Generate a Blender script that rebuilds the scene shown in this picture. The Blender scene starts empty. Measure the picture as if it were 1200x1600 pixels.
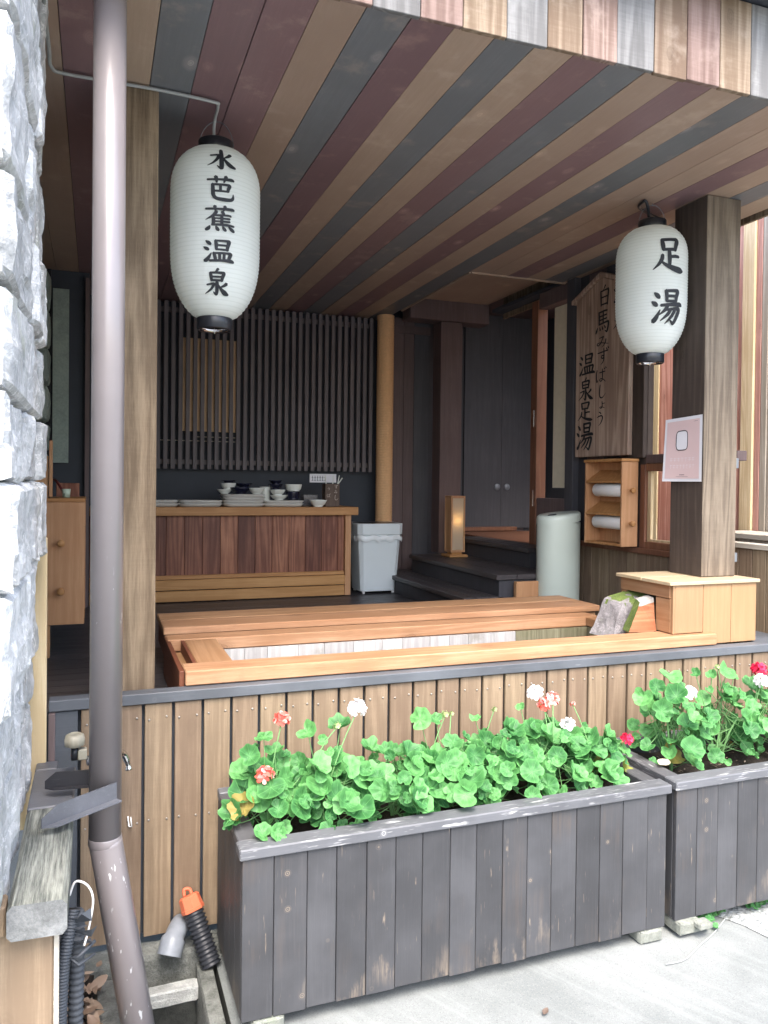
import bpy, bmesh, math, random
from mathutils import Vector, Matrix, noise
random.seed(7)
R = math.radians
SC = bpy.context.scene
COL = SC.collection

# ------------------------------------------------------------------ camera
CAM_YAW, CAM_PITCH, CAM_ROLL = 20.35, -0.8, 0.65
cd = bpy.data.cameras.new('camera'); cam = bpy.data.objects.new('camera', cd); COL.objects.link(cam)
cd.sensor_fit = 'VERTICAL'; cd.sensor_height = 36.0; cd.lens = 36 * 1215 / 1600
cd.shift_y = -0.0175; cd.clip_start = 0.05; cd.clip_end = 600
y_, p_, r_ = R(CAM_YAW), R(CAM_PITCH), R(CAM_ROLL)
fwd = Vector((math.sin(y_) * math.cos(p_), math.cos(y_) * math.cos(p_), math.sin(p_)))
right = Vector((math.cos(y_), -math.sin(y_), 0)); up = right.cross(fwd)
cr = right * math.cos(r_) + up * math.sin(r_); cu = up * math.cos(r_) - right * math.sin(r_)
m3 = Matrix((cr, cu, -fwd)).transposed()
cam.matrix_world = Matrix.Translation((0, -3.0, 1.5)) @ m3.to_4x4()
SC.camera = cam

# ------------------------------------------------------------------ light
SUN_EL, SUN_AZ = 58, 192          # azimuth measured from +Y, clockwise: behind the viewer
w = bpy.data.worlds.new('World'); SC.world = w; w.use_nodes = True
nt = w.node_tree; bg = nt.nodes['Background']
sky = nt.nodes.new('ShaderNodeTexSky'); sky.sky_type = 'NISHITA'; sky.sun_disc = False
sky.sun_elevation = R(SUN_EL); sky.sun_rotation = R(SUN_AZ)
sky.air_density = 1.0; sky.dust_density = 4.0; sky.ozone_density = 0.8
nt.links.new(sky.outputs[0], bg.inputs[0]); bg.inputs[1].default_value = 0.15
sd = bpy.data.lights.new('sun', 'SUN'); sd.energy = 0.9; sd.angle = R(30); sd.color = (1, 0.98, 0.95)
so = bpy.data.objects.new('sun', sd); COL.objects.link(so)
sdir = Vector((math.sin(R(SUN_AZ)) * math.cos(R(SUN_EL)), math.cos(R(SUN_AZ)) * math.cos(R(SUN_EL)), math.sin(R(SUN_EL))))
so.rotation_euler = sdir.to_track_quat('Z', 'Y').to_euler(); so.location = (0, -8, 12)
SC.view_settings.view_transform = 'Standard'; SC.view_settings.look = 'None'
SC.view_settings.exposure = 2.35; SC.view_settings.gamma = 1.0

# ------------------------------------------------------------------ materials
def _n(nt, t, **kw):
    n = nt.nodes.new(t)
    for k, v in kw.items(): setattr(n, k, v)
    return n
def newmat(name):
    m = bpy.data.materials.new(name); m.use_nodes = True
    return m, m.node_tree, m.node_tree.nodes['Principled BSDF']
def mth(nt, op, a, b=None, c=None, clamp=False):
    n = nt.nodes.new('ShaderNodeMath'); n.operation = op; n.use_clamp = clamp
    for i, v in enumerate((a, b, c)):
        if v is None: continue
        if isinstance(v, (int, float)): n.inputs[i].default_value = v
        else: nt.links.new(v, n.inputs[i])
    return n.outputs[0]
def mix(nt, f, a, b, mode='MIX'):
    n = nt.nodes.new('ShaderNodeMix'); n.data_type = 'RGBA'; n.blend_type = mode
    for s, v in ((n.inputs[0], f), (n.inputs[6], a), (n.inputs[7], b)):
        if isinstance(v, (int, float)): s.default_value = v
        elif isinstance(v, tuple): s.default_value = (*v, 1) if len(v) == 3 else v
        else: nt.links.new(v, s)
    return n.outputs[2]
def rng(nt, v, a, b, lo=0.0, hi=1.0):
    n = nt.nodes.new('ShaderNodeMapRange'); n.interpolation_type = 'SMOOTHSTEP'
    nt.links.new(v, n.inputs[0])
    for i, q in enumerate((a, b, lo, hi)): n.inputs[i + 1].default_value = q
    return n.outputs[0]
def tex(nt, vec, scale, detail=4, rough=.55, dist=0.0):
    n = nt.nodes.new('ShaderNodeTexNoise'); nt.links.new(vec, n.inputs['Vector'])
    n.inputs['Scale'].default_value = scale; n.inputs['Detail'].default_value = detail
    n.inputs['Roughness'].default_value = rough; n.inputs['Distortion'].default_value = dist
    return n.outputs[0]
def vmul(nt, v, s):
    n = nt.nodes.new('ShaderNodeVectorMath'); n.operation = 'MULTIPLY'; nt.links.new(v, n.inputs[0]); n.inputs[1].default_value = s
    return n.outputs[0]
def bump(nt, b, h, strength, dist=.004):
    n = nt.nodes.new('ShaderNodeBump'); n.inputs['Strength'].default_value = strength; n.inputs['Distance'].default_value = dist
    nt.links.new(h, n.inputs['Height']); nt.links.new(n.outputs[0], b.inputs['Normal'])
def coords(nt, rnd=True):
    tc = nt.nodes.new('ShaderNodeTexCoord'); v = tc.outputs['Object']
    g = nt.nodes.new('ShaderNodeNewGeometry'); ri = g.outputs['Random Per Island']
    if rnd:
        n = nt.nodes.new('ShaderNodeVectorMath'); n.operation = 'MULTIPLY_ADD'
        cx = nt.nodes.new('ShaderNodeCombineXYZ')
        for i in range(3): nt.links.new(ri, cx.inputs[i])
        nt.links.new(cx.outputs[0], n.inputs[0]); n.inputs[1].default_value = (13.7, 27.3, 19.1); nt.links.new(v, n.inputs[2])
        return n.outputs[0], v, ri
    return v, v, ri
AX = {'X': (.05, 1, 1), 'Y': (1, .05, 1), 'Z': (1, 1, .05)}
CR = {'X': (1, .06, .06), 'Y': (.06, 1, .06), 'Z': (.06, .06, 1)}

def wood(name, c1, c2, axis='Z', rough=.62, knots=.5, saw=0.0, var=.25, fig=.5, bmp=.25, stain=None, stainamt=0, spec=.3, pale=None, fibw=.6):
    """c1 dark grain, c2 light wood"""
    m, nt, b = newmat(name)
    v, vo, ri = coords(nt)
    s = vmul(nt, v, AX[axis])
    f1 = tex(nt, s, 7, 2, .5, .3)
    rings = mth(nt, 'MULTIPLY_ADD', mth(nt, 'SINE', mth(nt, 'MULTIPLY', f1, 62)), .5, .5)
    fib = tex(nt, s, 130, 6, .75)
    blo = tex(nt, v, 3.2, 3, .6)
    f = mth(nt, 'ADD', mth(nt, 'MULTIPLY', rings, fig * .55), mth(nt, 'MULTIPLY_ADD', fib, fibw * 1.5, -fibw * .45))
    f = mth(nt, 'ADD', f, mth(nt, 'MULTIPLY_ADD', blo, .6, -.25 - fig * .12))
    if saw:
        sw = tex(nt, vmul(nt, v, CR[axis]), 160, 3, .6)
        f = mth(nt, 'ADD', f, mth(nt, 'MULTIPLY_ADD', sw, saw, -saw * .5))
    f = rng(nt, f, .05, .95)
    c = mix(nt, f, c1, c2)
    if knots:
        vo1 = nt.nodes.new('ShaderNodeTexVoronoi'); nt.links.new(vmul(nt, v, tuple(.55 if k == .05 else 1 for k in AX[axis])), vo1.inputs['Vector'])
        vo1.inputs['Scale'].default_value = 5.6 if pale else 4.2
        wob = mth(nt, 'ADD', vo1.outputs['Distance'], mth(nt, 'MULTIPLY_ADD', tex(nt, v, 30, 2), .05, -.025))
        k1 = rng(nt, wob, .06, .10, 1, 0)
        k2 = rng(nt, wob, .10, .2, .45, 0)
        kr = mth(nt, 'MULTIPLY_ADD', mth(nt, 'SINE', mth(nt, 'MULTIPLY', wob, 220)), .2, .8)
        kk = mth(nt, 'MULTIPLY', mth(nt, 'MULTIPLY', mth(nt, 'MAXIMUM', k1, k2), knots), kr)
        c = mix(nt, kk, c, pale if pale else tuple(q * .45 for q in c1))
    if stain:
        st = rng(nt, tex(nt, v, 5, 5, .65), .55, .72)
        c = mix(nt, mth(nt, 'MULTIPLY', st, stainamt), c, stain)
    h = nt.nodes.new('ShaderNodeHueSaturation'); nt.links.new(c, h.inputs['Color'])
    nt.links.new(mth(nt, 'MULTIPLY_ADD', ri, var * 1.2, 1 - var * .6), h.inputs['Value'])
    nt.links.new(mth(nt, 'MULTIPLY_ADD', ri, .012, .494), h.inputs['Hue'])
    nt.links.new(h.outputs[0], b.inputs['Base Color'])
    b.inputs['Specular IOR Level'].default_value = spec
    nt.links.new(mth(nt, 'MULTIPLY_ADD', fib, .25, rough - .12), b.inputs['Roughness'])
    bump(nt, b, f, bmp, .003)
    return m

def paintwood(name, col, wear, amt=.5, axis='Z', rough=.5, lowz=None, var=.18, spec=.4, brown=None, lvl=0):
    """painted/stained boards with scratches and worn patches"""
    m, nt, b = newmat(name)
    v, vo, ri = coords(nt)
    s = vmul(nt, v, AX[axis])
    fib = tex(nt, s, 90, 5, .7)
    cloud = tex(nt, v, 4, 4, .6)
    c = mix(nt, rng(nt, cloud, .3, .75), tuple(q * .82 for q in col), tuple(q * 1.2 for q in col))
    c = mix(nt, mth(nt, 'MULTIPLY', rng(nt, fib, .5, .8), .35), c, tuple(q * 1.6 for q in col))
    if brown:
        bb = mth(nt, 'MULTIPLY', rng(nt, tex(nt, v, 2.4, 3, .6), .5, .72), .75)
        bb = mth(nt, 'MULTIPLY', bb, rng(nt, tex(nt, s, 45, 4, .7), .4, .65))
        c = mix(nt, bb, c, brown)
    sc = tex(nt, vmul(nt, v, tuple(.12 if k == .05 else 1 for k in AX[axis])), 55, 3, .55)
    patch = tex(nt, v, 6.5, 4, .65)
    wr = mth(nt, 'MULTIPLY', rng(nt, sc, .67 - lvl, .73 - lvl), rng(nt, patch, .5 - lvl, .62 - lvl))
    fine = tex(nt, vmul(nt, v, tuple(.08 if k == .05 else 1 for k in AX[axis])), 190, 2, .5)
    wr = mth(nt, 'MAXIMUM', wr, mth(nt, 'MULTIPLY', rng(nt, fine, .665 - lvl, .73 - lvl), rng(nt, tex(nt, v, 3.3, 4, .6), .48 - lvl, .62 - lvl, 0, .55)))
    if lowz:
        sx = nt.nodes.new('ShaderNodeSeparateXYZ'); nt.links.new(vo, sx.inputs[0])
        low = rng(nt, sx.outputs[2], lowz[0], lowz[1], 1, 0)
        w2 = rng(nt, mth(nt, 'ADD', mth(nt, 'MULTIPLY', tex(nt, vmul(nt, v, (1, 1, .35)), 11, 5, .7), .7), mth(nt, 'MULTIPLY', low, .25)), .55, .64)
        w2 = mth(nt, 'MULTIPLY', w2, rng(nt, fib, .35, .6))
        w2 = mth(nt, 'MULTIPLY', w2, rng(nt, tex(nt, v, 1.7, 3, .6), .47, .6))
        wr = mth(nt, 'MAXIMUM', wr, mth(nt, 'MULTIPLY', w2, rng(nt, low, .15, .5, 0, .75)))
    # small knots / nail marks
    vo1 = nt.nodes.new('ShaderNodeTexVoronoi'); nt.links.new(v, vo1.inputs['Vector']); vo1.inputs['Scale'].default_value = 7
    kd = vo1.outputs['Distance']
    ring = mth(nt, 'MULTIPLY', rng(nt, kd, .05, .1, 1, 0), mth(nt, 'MULTIPLY_ADD', mth(nt, 'SINE', mth(nt, 'MULTIPLY', kd, 160)), .5, .5))
    wr = mth(nt, 'MAXIMUM', wr, mth(nt, 'MULTIPLY', ring, .7))
    c = mix(nt, mth(nt, 'MULTIPLY', wr, amt, clamp=True), c, wear)
    h = nt.nodes.new('ShaderNodeHueSaturation'); nt.links.new(c, h.inputs['Color'])
    nt.links.new(mth(nt, 'MULTIPLY_ADD', ri, var * 2, 1 - var), h.inputs['Value'])
    nt.links.new(h.outputs[0], b.inputs['Base Color'])
    b.inputs['Specular IOR Level'].default_value = spec
    nt.links.new(mth(nt, 'MULTIPLY_ADD', cloud, .25, rough - .1), b.inputs['Roughness'])
    bump(nt, b, mth(nt, 'ADD', fib, mth(nt, 'MULTIPLY', wr, -.5)), .25, .003)
    return m

def plain(name, col, rough=.5, metal=0, spec=.5, noise_amt=.12, nscale=20, bmp=.05, trans=0):
    m, nt, b = newmat(name)
    v, vo, ri = coords(nt)
    t = tex(nt, v, nscale, 4, .6)
    c = mix(nt, t, tuple(q * (1 - noise_amt) for q in col), tuple(min(1, q * (1 + noise_amt)) for q in col))
    nt.links.new(c, b.inputs['Base Color'])
    nt.links.new(mth(nt, 'MULTIPLY_ADD', t, .15, rough - .07), b.inputs['Roughness'])
    b.inputs['Metallic'].default_value = metal; b.inputs['Specular IOR Level'].default_value = spec
    if trans: b.inputs['Transmission Weight'].default_value = trans
    if bmp: bump(nt, b, t, bmp, .003)
    return m

def stone(name, c1, c2, scale=6, rough=.85, moss=None, mossamt=.5, bmp=.7, vein=True):
    m, nt, b = newmat(name)
    v, vo, ri = coords(nt)
    t = tex(nt, v, scale, 8, .65, .6); t2 = tex(nt, v, scale * 9, 6, .7)
    f = rng(nt, mth(nt, 'ADD', mth(nt, 'MULTIPLY', t, .7), mth(nt, 'MULTIPLY', t2, .4)), .32, .75)
    c = mix(nt, f, c1, c2)
    if vein:
        a = mth(nt, 'ABSOLUTE', mth(nt, 'SUBTRACT', tex(nt, v, scale * .9, 5, .6, 1.5), .5))
        c = mix(nt, mth(nt, 'MULTIPLY', rng(nt, a, 0, .022, 1, 0), .5), c, tuple(min(1, q * 1.5) for q in c2))
    if moss:
        mm = rng(nt, tex(nt, v, 2.6, 6, .7), .56, .7)
        c = mix(nt, mth(nt, 'MULTIPLY', mm, mossamt), c, moss)
    h = nt.nodes.new('ShaderNodeHueSaturation'); nt.links.new(c, h.inputs['Color'])
    nt.links.new(mth(nt, 'MULTIPLY_ADD', ri, .35, .82), h.inputs['Value'])
    nt.links.new(h.outputs[0], b.inputs['Base Color']); b.inputs['Roughness'].default_value = rough
    b.inputs['Specular IOR Level'].default_value = .3
    bump(nt, b, mth(nt, 'ADD', t, mth(nt, 'MULTIPLY', t2, .6)), bmp, .012)
    return m

def leafmat(name, c1, c2, trans=.35, veins=False):
    m, nt, b = newmat(name)
    v, vo, ri = coords(nt)
    t = tex(nt, v, 45, 3, .6)
    c = mix(nt, mth(nt, 'ADD', mth(nt, 'MULTIPLY', ri, .75), mth(nt, 'MULTIPLY', t, .3)), c1, c2)
    h = t
    if veins:
        at = nt.nodes.new('ShaderNodeAttribute'); at.attribute_name = 'leafpos'
        sx = nt.nodes.new('ShaderNodeSeparateXYZ'); nt.links.new(at.outputs['Vector'], sx.inputs[0])
        an = mth(nt, 'ARCTAN2', sx.outputs[1], sx.outputs[0])
        r = mth(nt, 'SQRT', mth(nt, 'ADD', mth(nt, 'POWER', sx.outputs[0], 2), mth(nt, 'POWER', sx.outputs[1], 2)))
        wob = mth(nt, 'MULTIPLY_ADD', tex(nt, v, 60, 2), .5, -.25)
        vn = mth(nt, 'ABSOLUTE', mth(nt, 'SINE', mth(nt, 'ADD', mth(nt, 'MULTIPLY', an, 3.5), wob)))
        vein = mth(nt, 'MULTIPLY', rng(nt, mth(nt, 'MULTIPLY', vn, r), .015, .06, 1, 0), .5)
        zone = mth(nt, 'MULTIPLY', rng(nt, mth(nt, 'ABSOLUTE', mth(nt, 'SUBTRACT', mth(nt, 'ADD', r, mth(nt, 'MULTIPLY', wob, .25)), .58)), .05, .2, 1, 0), .26)
        c = mix(nt, zone, c, tuple(q * .55 for q in c1))
        c = mix(nt, vein, c, tuple(min(1, q * 1.35 + .03) for q in c2))
        edge = mth(nt, 'MULTIPLY', rng(nt, r, .8, 1.0), .3); c = mix(nt, edge, c, tuple(min(1, q * 1.2) for q in c2))
        h = mth(nt, 'ADD', t, mth(nt, 'MULTIPLY', vein, -1.2))
    nt.links.new(c, b.inputs['Base Color']); b.inputs['Roughness'].default_value = .5
    b.inputs['Specular IOR Level'].default_value = .35
    tr = nt.nodes.new('ShaderNodeBsdfTranslucent'); nt.links.new(c, tr.inputs[0])
    mx = nt.nodes.new('ShaderNodeMixShader'); mx.inputs[0].default_value = trans
    nt.links.new(b.outputs[0], mx.inputs[1]); nt.links.new(tr.outputs[0], mx.inputs[2])
    nt.links.new(mx.outputs[0], nt.nodes['Material Output'].inputs[0])
    bump(nt, b, h, .5, .004)
    return m

M = {}
# ceiling / eave boards: brown, blue-grey, plum
for ax in 'YZ':
    s = 0 if ax == 'Y' else .35
    if ax == 'Y':
        M['c_brownY'] = wood('stain_brown', (.34, .25, .19), (.46, .355, .28), 'Y', .45, .6, 0, .16, .12, .1, pale=(.6, .44, .34), stain=(.44, .34, .27), stainamt=.7)
        M['c_blueY'] = wood('stain_blue', (.14, .147, .157), (.21, .219, .23), 'Y', .42, .6, 0, .16, .12, .1, pale=(.48, .42, .4), stain=(.26, .23, .21), stainamt=.7)
        M['c_plumY'] = wood('stain_plum', (.19, .118, .124), (.265, .175, .18), 'Y', .42, .6, 0, .16, .12, .1, pale=(.58, .38, .33), stain=(.31, .21, .19), stainamt=.7)
    else:
        M['c_brownZ'] = wood('weathered_brown', (.155, .106, .07), (.31, .24, .175), 'Z', .7, .45, .4, .14, .8, .3, stain=(.4, .33, .27), stainamt=.5)
        M['c_blueZ'] = wood('weathered_blue', (.13, .128, .126), (.25, .248, .245), 'Z', .7, .45, .4, .14, .8, .3, stain=(.33, .33, .32), stainamt=.5)
        M['c_plumZ'] = wood('weathered_plum', (.155, .1, .082), (.29, .208, .18), 'Z', .7, .45, .4, .14, .8, .3, stain=(.38, .29, .25), stainamt=.5)
M['post'] = wood('rough_sawn_post', (0.129, 0.0903, 0.0568), (0.288, 0.215, 0.142), 'Z', .75, .75, .16, .05, .7, .45, fibw=.9)
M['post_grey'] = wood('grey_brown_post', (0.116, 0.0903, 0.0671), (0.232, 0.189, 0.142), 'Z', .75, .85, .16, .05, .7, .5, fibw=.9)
M['post_dark'] = wood('dark_and_shaded_post', (0.0553, 0.0416, 0.035), (0.102, 0.0784, 0.0646), 'Z', .7, .4, .15, .05, .5, .3)  # dark studs; also paints the shade on the knotty post's interior-facing side
M['fence'] = wood('fence_boards', (.185, .132, .087), (.315, .236, .158), 'Z', .68, .6, .14, .17, .5, .3, fibw=.7)
M['trim'] = paintwood('grey_painted_trim', (0.0903, 0.0989, 0.112), (0.258, 0.267, 0.275), .5, 'X', .5)
M['planter'] = paintwood('charcoal_planter_boards', (.05, .051, .055), (.27, .215, .16), .7, 'Z', .5, lowz=(.06, .36), brown=(.085, .068, .057))
M['planter_rim'] = paintwood('worn_planter_rim', (0.0989, 0.103, 0.112), (0.43, 0.43, 0.43), .9, 'X', .5, lvl=.06)
M['planter_rimY'] = paintwood('worn_planter_rim_end', (0.0731, 0.0731, 0.0791), (0.344, 0.344, 0.353), .8, 'Y', .5, lvl=.04)
M['cypress'] = wood('new_cypress', (.32, .165, .085), (.49, .295, .175), 'X', .5, .6, 0, .16, .5, .15, stain=(.3, .165, .095), stainamt=.55, fibw=.75)
M['cypressY'] = wood('new_cypress_across', (0.292, 0.155, 0.0774), (0.464, 0.284, 0.163), 'Y', .5, .35, 0, .14, .5, .15)
M['cypressZ'] = wood('spout_box_boards', (0.301, 0.176, 0.0946), (0.387, 0.237, 0.133), 'Z', .45, .2, 0, .1, .3, .08)
M['redwood'] = wood('red_stained_side', (.12, .04, .022), (.22, .085, .045), 'Y', .5, .2, 0, .1, .4, .1)
M['lining'] = wood('bleached_tub_lining', (.36, .345, .33), (.64, .63, .6), 'Z', .7, .1, 0, .2, .4, .2, stain=(.24, .22, .18), stainamt=.7)
M['lining_moss'] = wood('mossy_tub_lining', (.13, .12, .07), (.32, .3, .2), 'Z', .7, .1, 0, .2, .4, .2, stain=(.08, .11, .035), stainamt=.9)
M['pine'] = wood('warm_pine', (.38, .18, .065), (.54, .295, .125), 'X', .5, .25, 0, .15, .6, .1)
M['pineZ'] = wood('warm_pine_upright', (0.432, 0.221, 0.108), (0.594, 0.346, 0.184), 'Z', .5, .3, 0, .12, .45, .1)
M['panel'] = wood('counter_panel_boards', (0.149, 0.0517, 0.0308), (0.405, 0.178, 0.105), 'Z', .45, .5, 0, .7, .6, .12)
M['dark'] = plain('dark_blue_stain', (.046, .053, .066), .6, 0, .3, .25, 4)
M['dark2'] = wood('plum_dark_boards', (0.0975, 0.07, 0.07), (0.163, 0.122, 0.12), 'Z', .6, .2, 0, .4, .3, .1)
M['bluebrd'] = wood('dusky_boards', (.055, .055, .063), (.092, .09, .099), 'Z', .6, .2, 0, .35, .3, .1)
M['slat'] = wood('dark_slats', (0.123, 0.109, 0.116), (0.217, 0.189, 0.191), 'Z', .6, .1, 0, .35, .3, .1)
M['tan'] = wood('tan_back_panel', (.78, .52, .3), (.86, .62, .38), 'Z', .6, .1, 0, .2, .3, .1)
M['floor'] = wood('dark_deck_boards', (0.05, 0.0475, 0.0525), (0.112, 0.103, 0.1), 'X', .4, .2, 0, .3, .4, .2)
M['floorZ'] = wood('step_tread_boards', (0.05, 0.045, 0.0475), (0.0938, 0.0825, 0.08), 'Y', .4, .2, 0, .3, .4, .2)
M['rope'] = plain('straw_rope', (0.688, 0.425, 0.225), .85, 0, .2, .2, 60, .2)
M['jamb'] = wood('red_brown_jamb', (.16, .07, .042), (.26, .125, .075), 'Z', .5, .2, 0, .2, .4, .1)
M['cream'] = plain('cream_panel', (.66, .6, .46), .6)
M['signwood'] = wood('old_sign_board', (0.3, 0.206, 0.163), (0.525, 0.4, 0.319), 'Z', .7, .5, .1, .05, .9, .3)
M['ink'] = plain('black_ink', (.018, .02, .024), .55, 0, .3, .2, 40, 0)
M['ink_faded'] = plain('faded_ink', (.035, .036, .042), .6, 0, .3, .3, 40, 0)
M['white'] = plain('white_paper_roll', (.82, .82, .8), .8, 0, .2, .04, 30)
M['china'] = plain('white_china', (.74, .76, .7), .25, 0, .5, .03, 8, 0)
M['tray'] = plain('pale_grey_tray', (.62, .61, .57), .4, 0, .4, .05, 12, 0)
M['darkbowl'] = plain('navy_bowl_glaze', (.012, .013, .03), .2, 0, .5, .1, 10, 0)
M['binwhite'] = plain('white_plastic', (.66, .72, .73), .4, 0, .4, .04, 6, .02)
M['bag'] = plain('clear_bin_bag', (.7, .74, .74), .3, 0, .5, .05, 20, .2)
M['canmetal'] = plain('pale_enamel_steel', (.55, .62, .55), .3, 0, .5, .03, 3, 0)
M['black'] = plain('black_plastic', (.015, .017, .022), .3, 0, .5, .1, 10, .02)
M['grey_steel'] = plain('grey_steel', (.22, .24, .26), .45, .6, .5, .15, 30, .05)
M['angle'] = paintwood('painted_angle_iron', (.1, .105, .12), (.45, .46, .47), .6, 'X', .35)
M['angle_dark'] = paintwood('dark_angle_iron', (.03, .03, .035), (.3, .3, .3), .5, 'X', .4)
M['chrome'] = plain('chrome', (.7, .7, .72), .15, 1, .5, .05, 10, 0)
M['beige'] = plain('beige_plastic', (.33, .31, .245), .45, 0, .4, .2, 40, .05)
M['conduit'] = plain('grey_conduit', (0.0602, 0.0671, 0.0774), .5, 0, .4, .2, 15, .05)
M['conduit_black'] = plain('black_conduit', (.022, .024, .03), .45, 0, .4, .2, 15, .05)
M['orange'] = plain('orange_plastic', (.6, .15, .075), .5, 0, .4, .08, 10, .02)
M['pvc'] = plain('grey_pvc', (.2, .22, .25), .4, 0, .4, .35, 25, .05)
M['cable'] = plain('grey_cable', (.34, .35, .34), .5, 0, .4, .08, 20, 0)
M['pink'] = plain('pink_print', (.62, .47, .47), .35, 0, .4, .04, 8, 0)
M['paperwhite'] = plain('laminate_border', (.68, .68, .72), .3, 0, .4, .03, 8, 0)
M['faint'] = plain('faint_print', (.66, .58, .6), .4, 0, .4, .03, 8, 0)
M['chalk'] = plain('chalk_mark', (.55, .48, .42), .8, 0, .2, .2, 40, 0)
M['cork'] = wood('brown_holder', (.1, .07, .055), (.2, .15, .12), 'Z', .7, .2, 0, .1, .4, .1)
M['glass'] = plain('clear_plastic_box', (.3, .3, .33), .15, 0, .5, .05, 10, 0, .7)
M['red_tube'] = plain('red_tube', (.14, .03, .025), .4, 0, .4, .1, 10, 0)
M['cup'] = plain('green_cup', (.5, .6, .46), .3, 0, .5, .1, 10, 0)
M['nail'] = plain('screw_head', (.34, .31, .27), .4, .5, .5, .3, 30, 0)
M['oldbeam'] = wood('weathered_grey_beam', (0.0688, 0.0757, 0.0688), (0.31, 0.323, 0.284), 'Y', .85, .2, 0, .05, .5, 1.0, fibw=1.5)
M['oldend'] = stone('beam_end_grain', (.1, .105, .105), (.24, .25, .25), 12, .9, None, 0, .4, False)
M['stone'] = stone('quarry_stone', (.32, .335, .34), (.72, .73, .73), 7, .85, (.36, .4, .27), .45, 1.0)
M['mortar'] = stone('dark_mortar', (.16, .16, .14), (.28, .28, .26), 14, .95, None, 0, .5, False)
M['inblock'] = stone('pale_green_block', (0.213, 0.263, 0.237), (0.362, 0.425, 0.375), 7, .9, None, 0, .4, False)
M['soil'] = stone('potting_soil', (.012, .009, .007), (.055, .043, .034), 30, .95, None, 0, 1.0, False)
M['stoneblock'] = stone('mossy_foot_block', (.12, .13, .11), (.26, .27, .24), 12, .9, (.1, .14, .06), .5, .5, False)
M['lidwood'] = wood('pale_box_lid', (0.413, 0.318, 0.206), (0.55, 0.447, 0.31), 'X', .5, .1, 0, .08, .3, .08)
M['palebar'] = stone('pale_concrete_bar', (.2, .21, .2), (.42, .43, .42), 14, .9, (.1, .13, .06), .4, .7, False)
M['kerb'] = stone('pebbly_concrete', (.07, .075, .066), (.22, .23, .215), 16, .9, (.05, .065, .03), .7, .9, False)
M['pit'] = stone('wet_dark_concrete', (.035, .038, .036), (.1, .105, .095), 9, .6, (.05, .06, .035), .5, .6, False)
M['logmoss'] = wood('split_log', (.2, .11, .07), (.46, .29, .17), 'Y', .7, .3, 0, .05, .8, .4, stain=(.13, .2, .05), stainamt=.35)
M['logface'] = wood('split_log_orange', (.27, .1, .045), (.42, .21, .11), 'X', .7, .3, 0, .05, .9, .3)
M['moss'] = stone('wet_moss', (.06, .1, .025), (.17, .22, .06), 14, .9, None, 0, .6, False)
M['greystone'] = stone('grey_split_stone', (.12, .11, .115), (.27, .255, .26), 9, .8, (.14, .17, .06), .45, .6)
M['leaf'] = leafmat('geranium_leaf', (.02, .12, .033), (.17, .44, .14), .3, True)
M['leaf_old'] = leafmat('yellowing_leaf', (.3, .36, .07), (.4, .22, .1))
M['stem'] = plain('green_stem', (.13, .27, .1), .6, 0, .3, .2, 40)
M['deadleaf'] = leafmat('dead_leaf', (.2, .13, .09), (.45, .35, .27), .15)
M['paleleaf'] = leafmat('pale_fallen_leaf', (.62, .56, .4), (.68, .62, .45), .2)
M['f_white'] = leafmat('white_petal', (.82, .8, .82), (.9, .88, .9), .3)
M['f_red'] = leafmat('coral_petal', (.75, .1, .08), (.85, .2, .15), .3)
M['f_pink'] = leafmat('white_coral_petal', (.85, .62, .58), (.85, .3, .25), .3)
M['f_crim'] = leafmat('crimson_petal', (.6, .02, .08), (.75, .05, .13), .3)
M['bud'] = leafmat('green_bud', (.3, .42, .16), (.45, .55, .25), .3)
M['an_pink'] = wood('annex_pink_board', (.5, .22, .16), (.74, .42, .34), 'Z', .7, .5, .1, .05, .9, .3)
M['an_yel'] = wood('annex_straw_board', (.56, .43, .25), (.78, .66, .44), 'Z', .7, .4, .1, .05, .6, .3)
M['an_grey'] = wood('annex_grey_board', (.32, .28, .23), (.52, .47, .41), 'Z', .7, .4, .1, .05, .6, .3)
M['an_plum'] = wood('annex_plum_board', (.38, .19, .16), (.55, .32, .28), 'Z', .7, .4, .1, .05, .6, .3)
M['rail'] = wood('pale_rail', (.4, .36, .3), (.6, .57, .5), 'Y', .7, .3, 0, .1, .5, .2)
M['roofdark'] = plain('dark_roof_edge', (.05, .055, .065), .5, .3)

def paper_mat():
    m, nt, b = newmat('lantern_paper')
    v, vo, ri = coords(nt)
    sx = nt.nodes.new('ShaderNodeSeparateXYZ'); nt.links.new(vo, sx.inputs[0])
    t = tex(nt, vo, 6, 3, .5)
    c = mix(nt, t, (.86, .9, .86), (.93, .96, .92))
    rb = rng(nt, mth(nt, 'SINE', mth(nt, 'MULTIPLY', sx.outputs[2], 2 * math.pi * 42 / .7)), .55, .95)
    c = mix(nt, mth(nt, 'MULTIPLY', rb, .24), c, (.62, .66, .6))
    nt.links.new(c, b.inputs['Base Color']); b.inputs['Roughness'].default_value = .5; b.inputs['Specular IOR Level'].default_value = .3
    tr = nt.nodes.new('ShaderNodeBsdfTranslucent'); nt.links.new(c, tr.inputs[0])
    mx = nt.nodes.new('ShaderNodeMixShader'); mx.inputs[0].default_value = .45
    nt.links.new(b.outputs[0], mx.inputs[1]); nt.links.new(tr.outputs[0], mx.inputs[2])
    nt.links.new(mx.outputs[0], nt.nodes['Material Output'].inputs[0])
    return m
M['paper'] = paper_mat()

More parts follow.
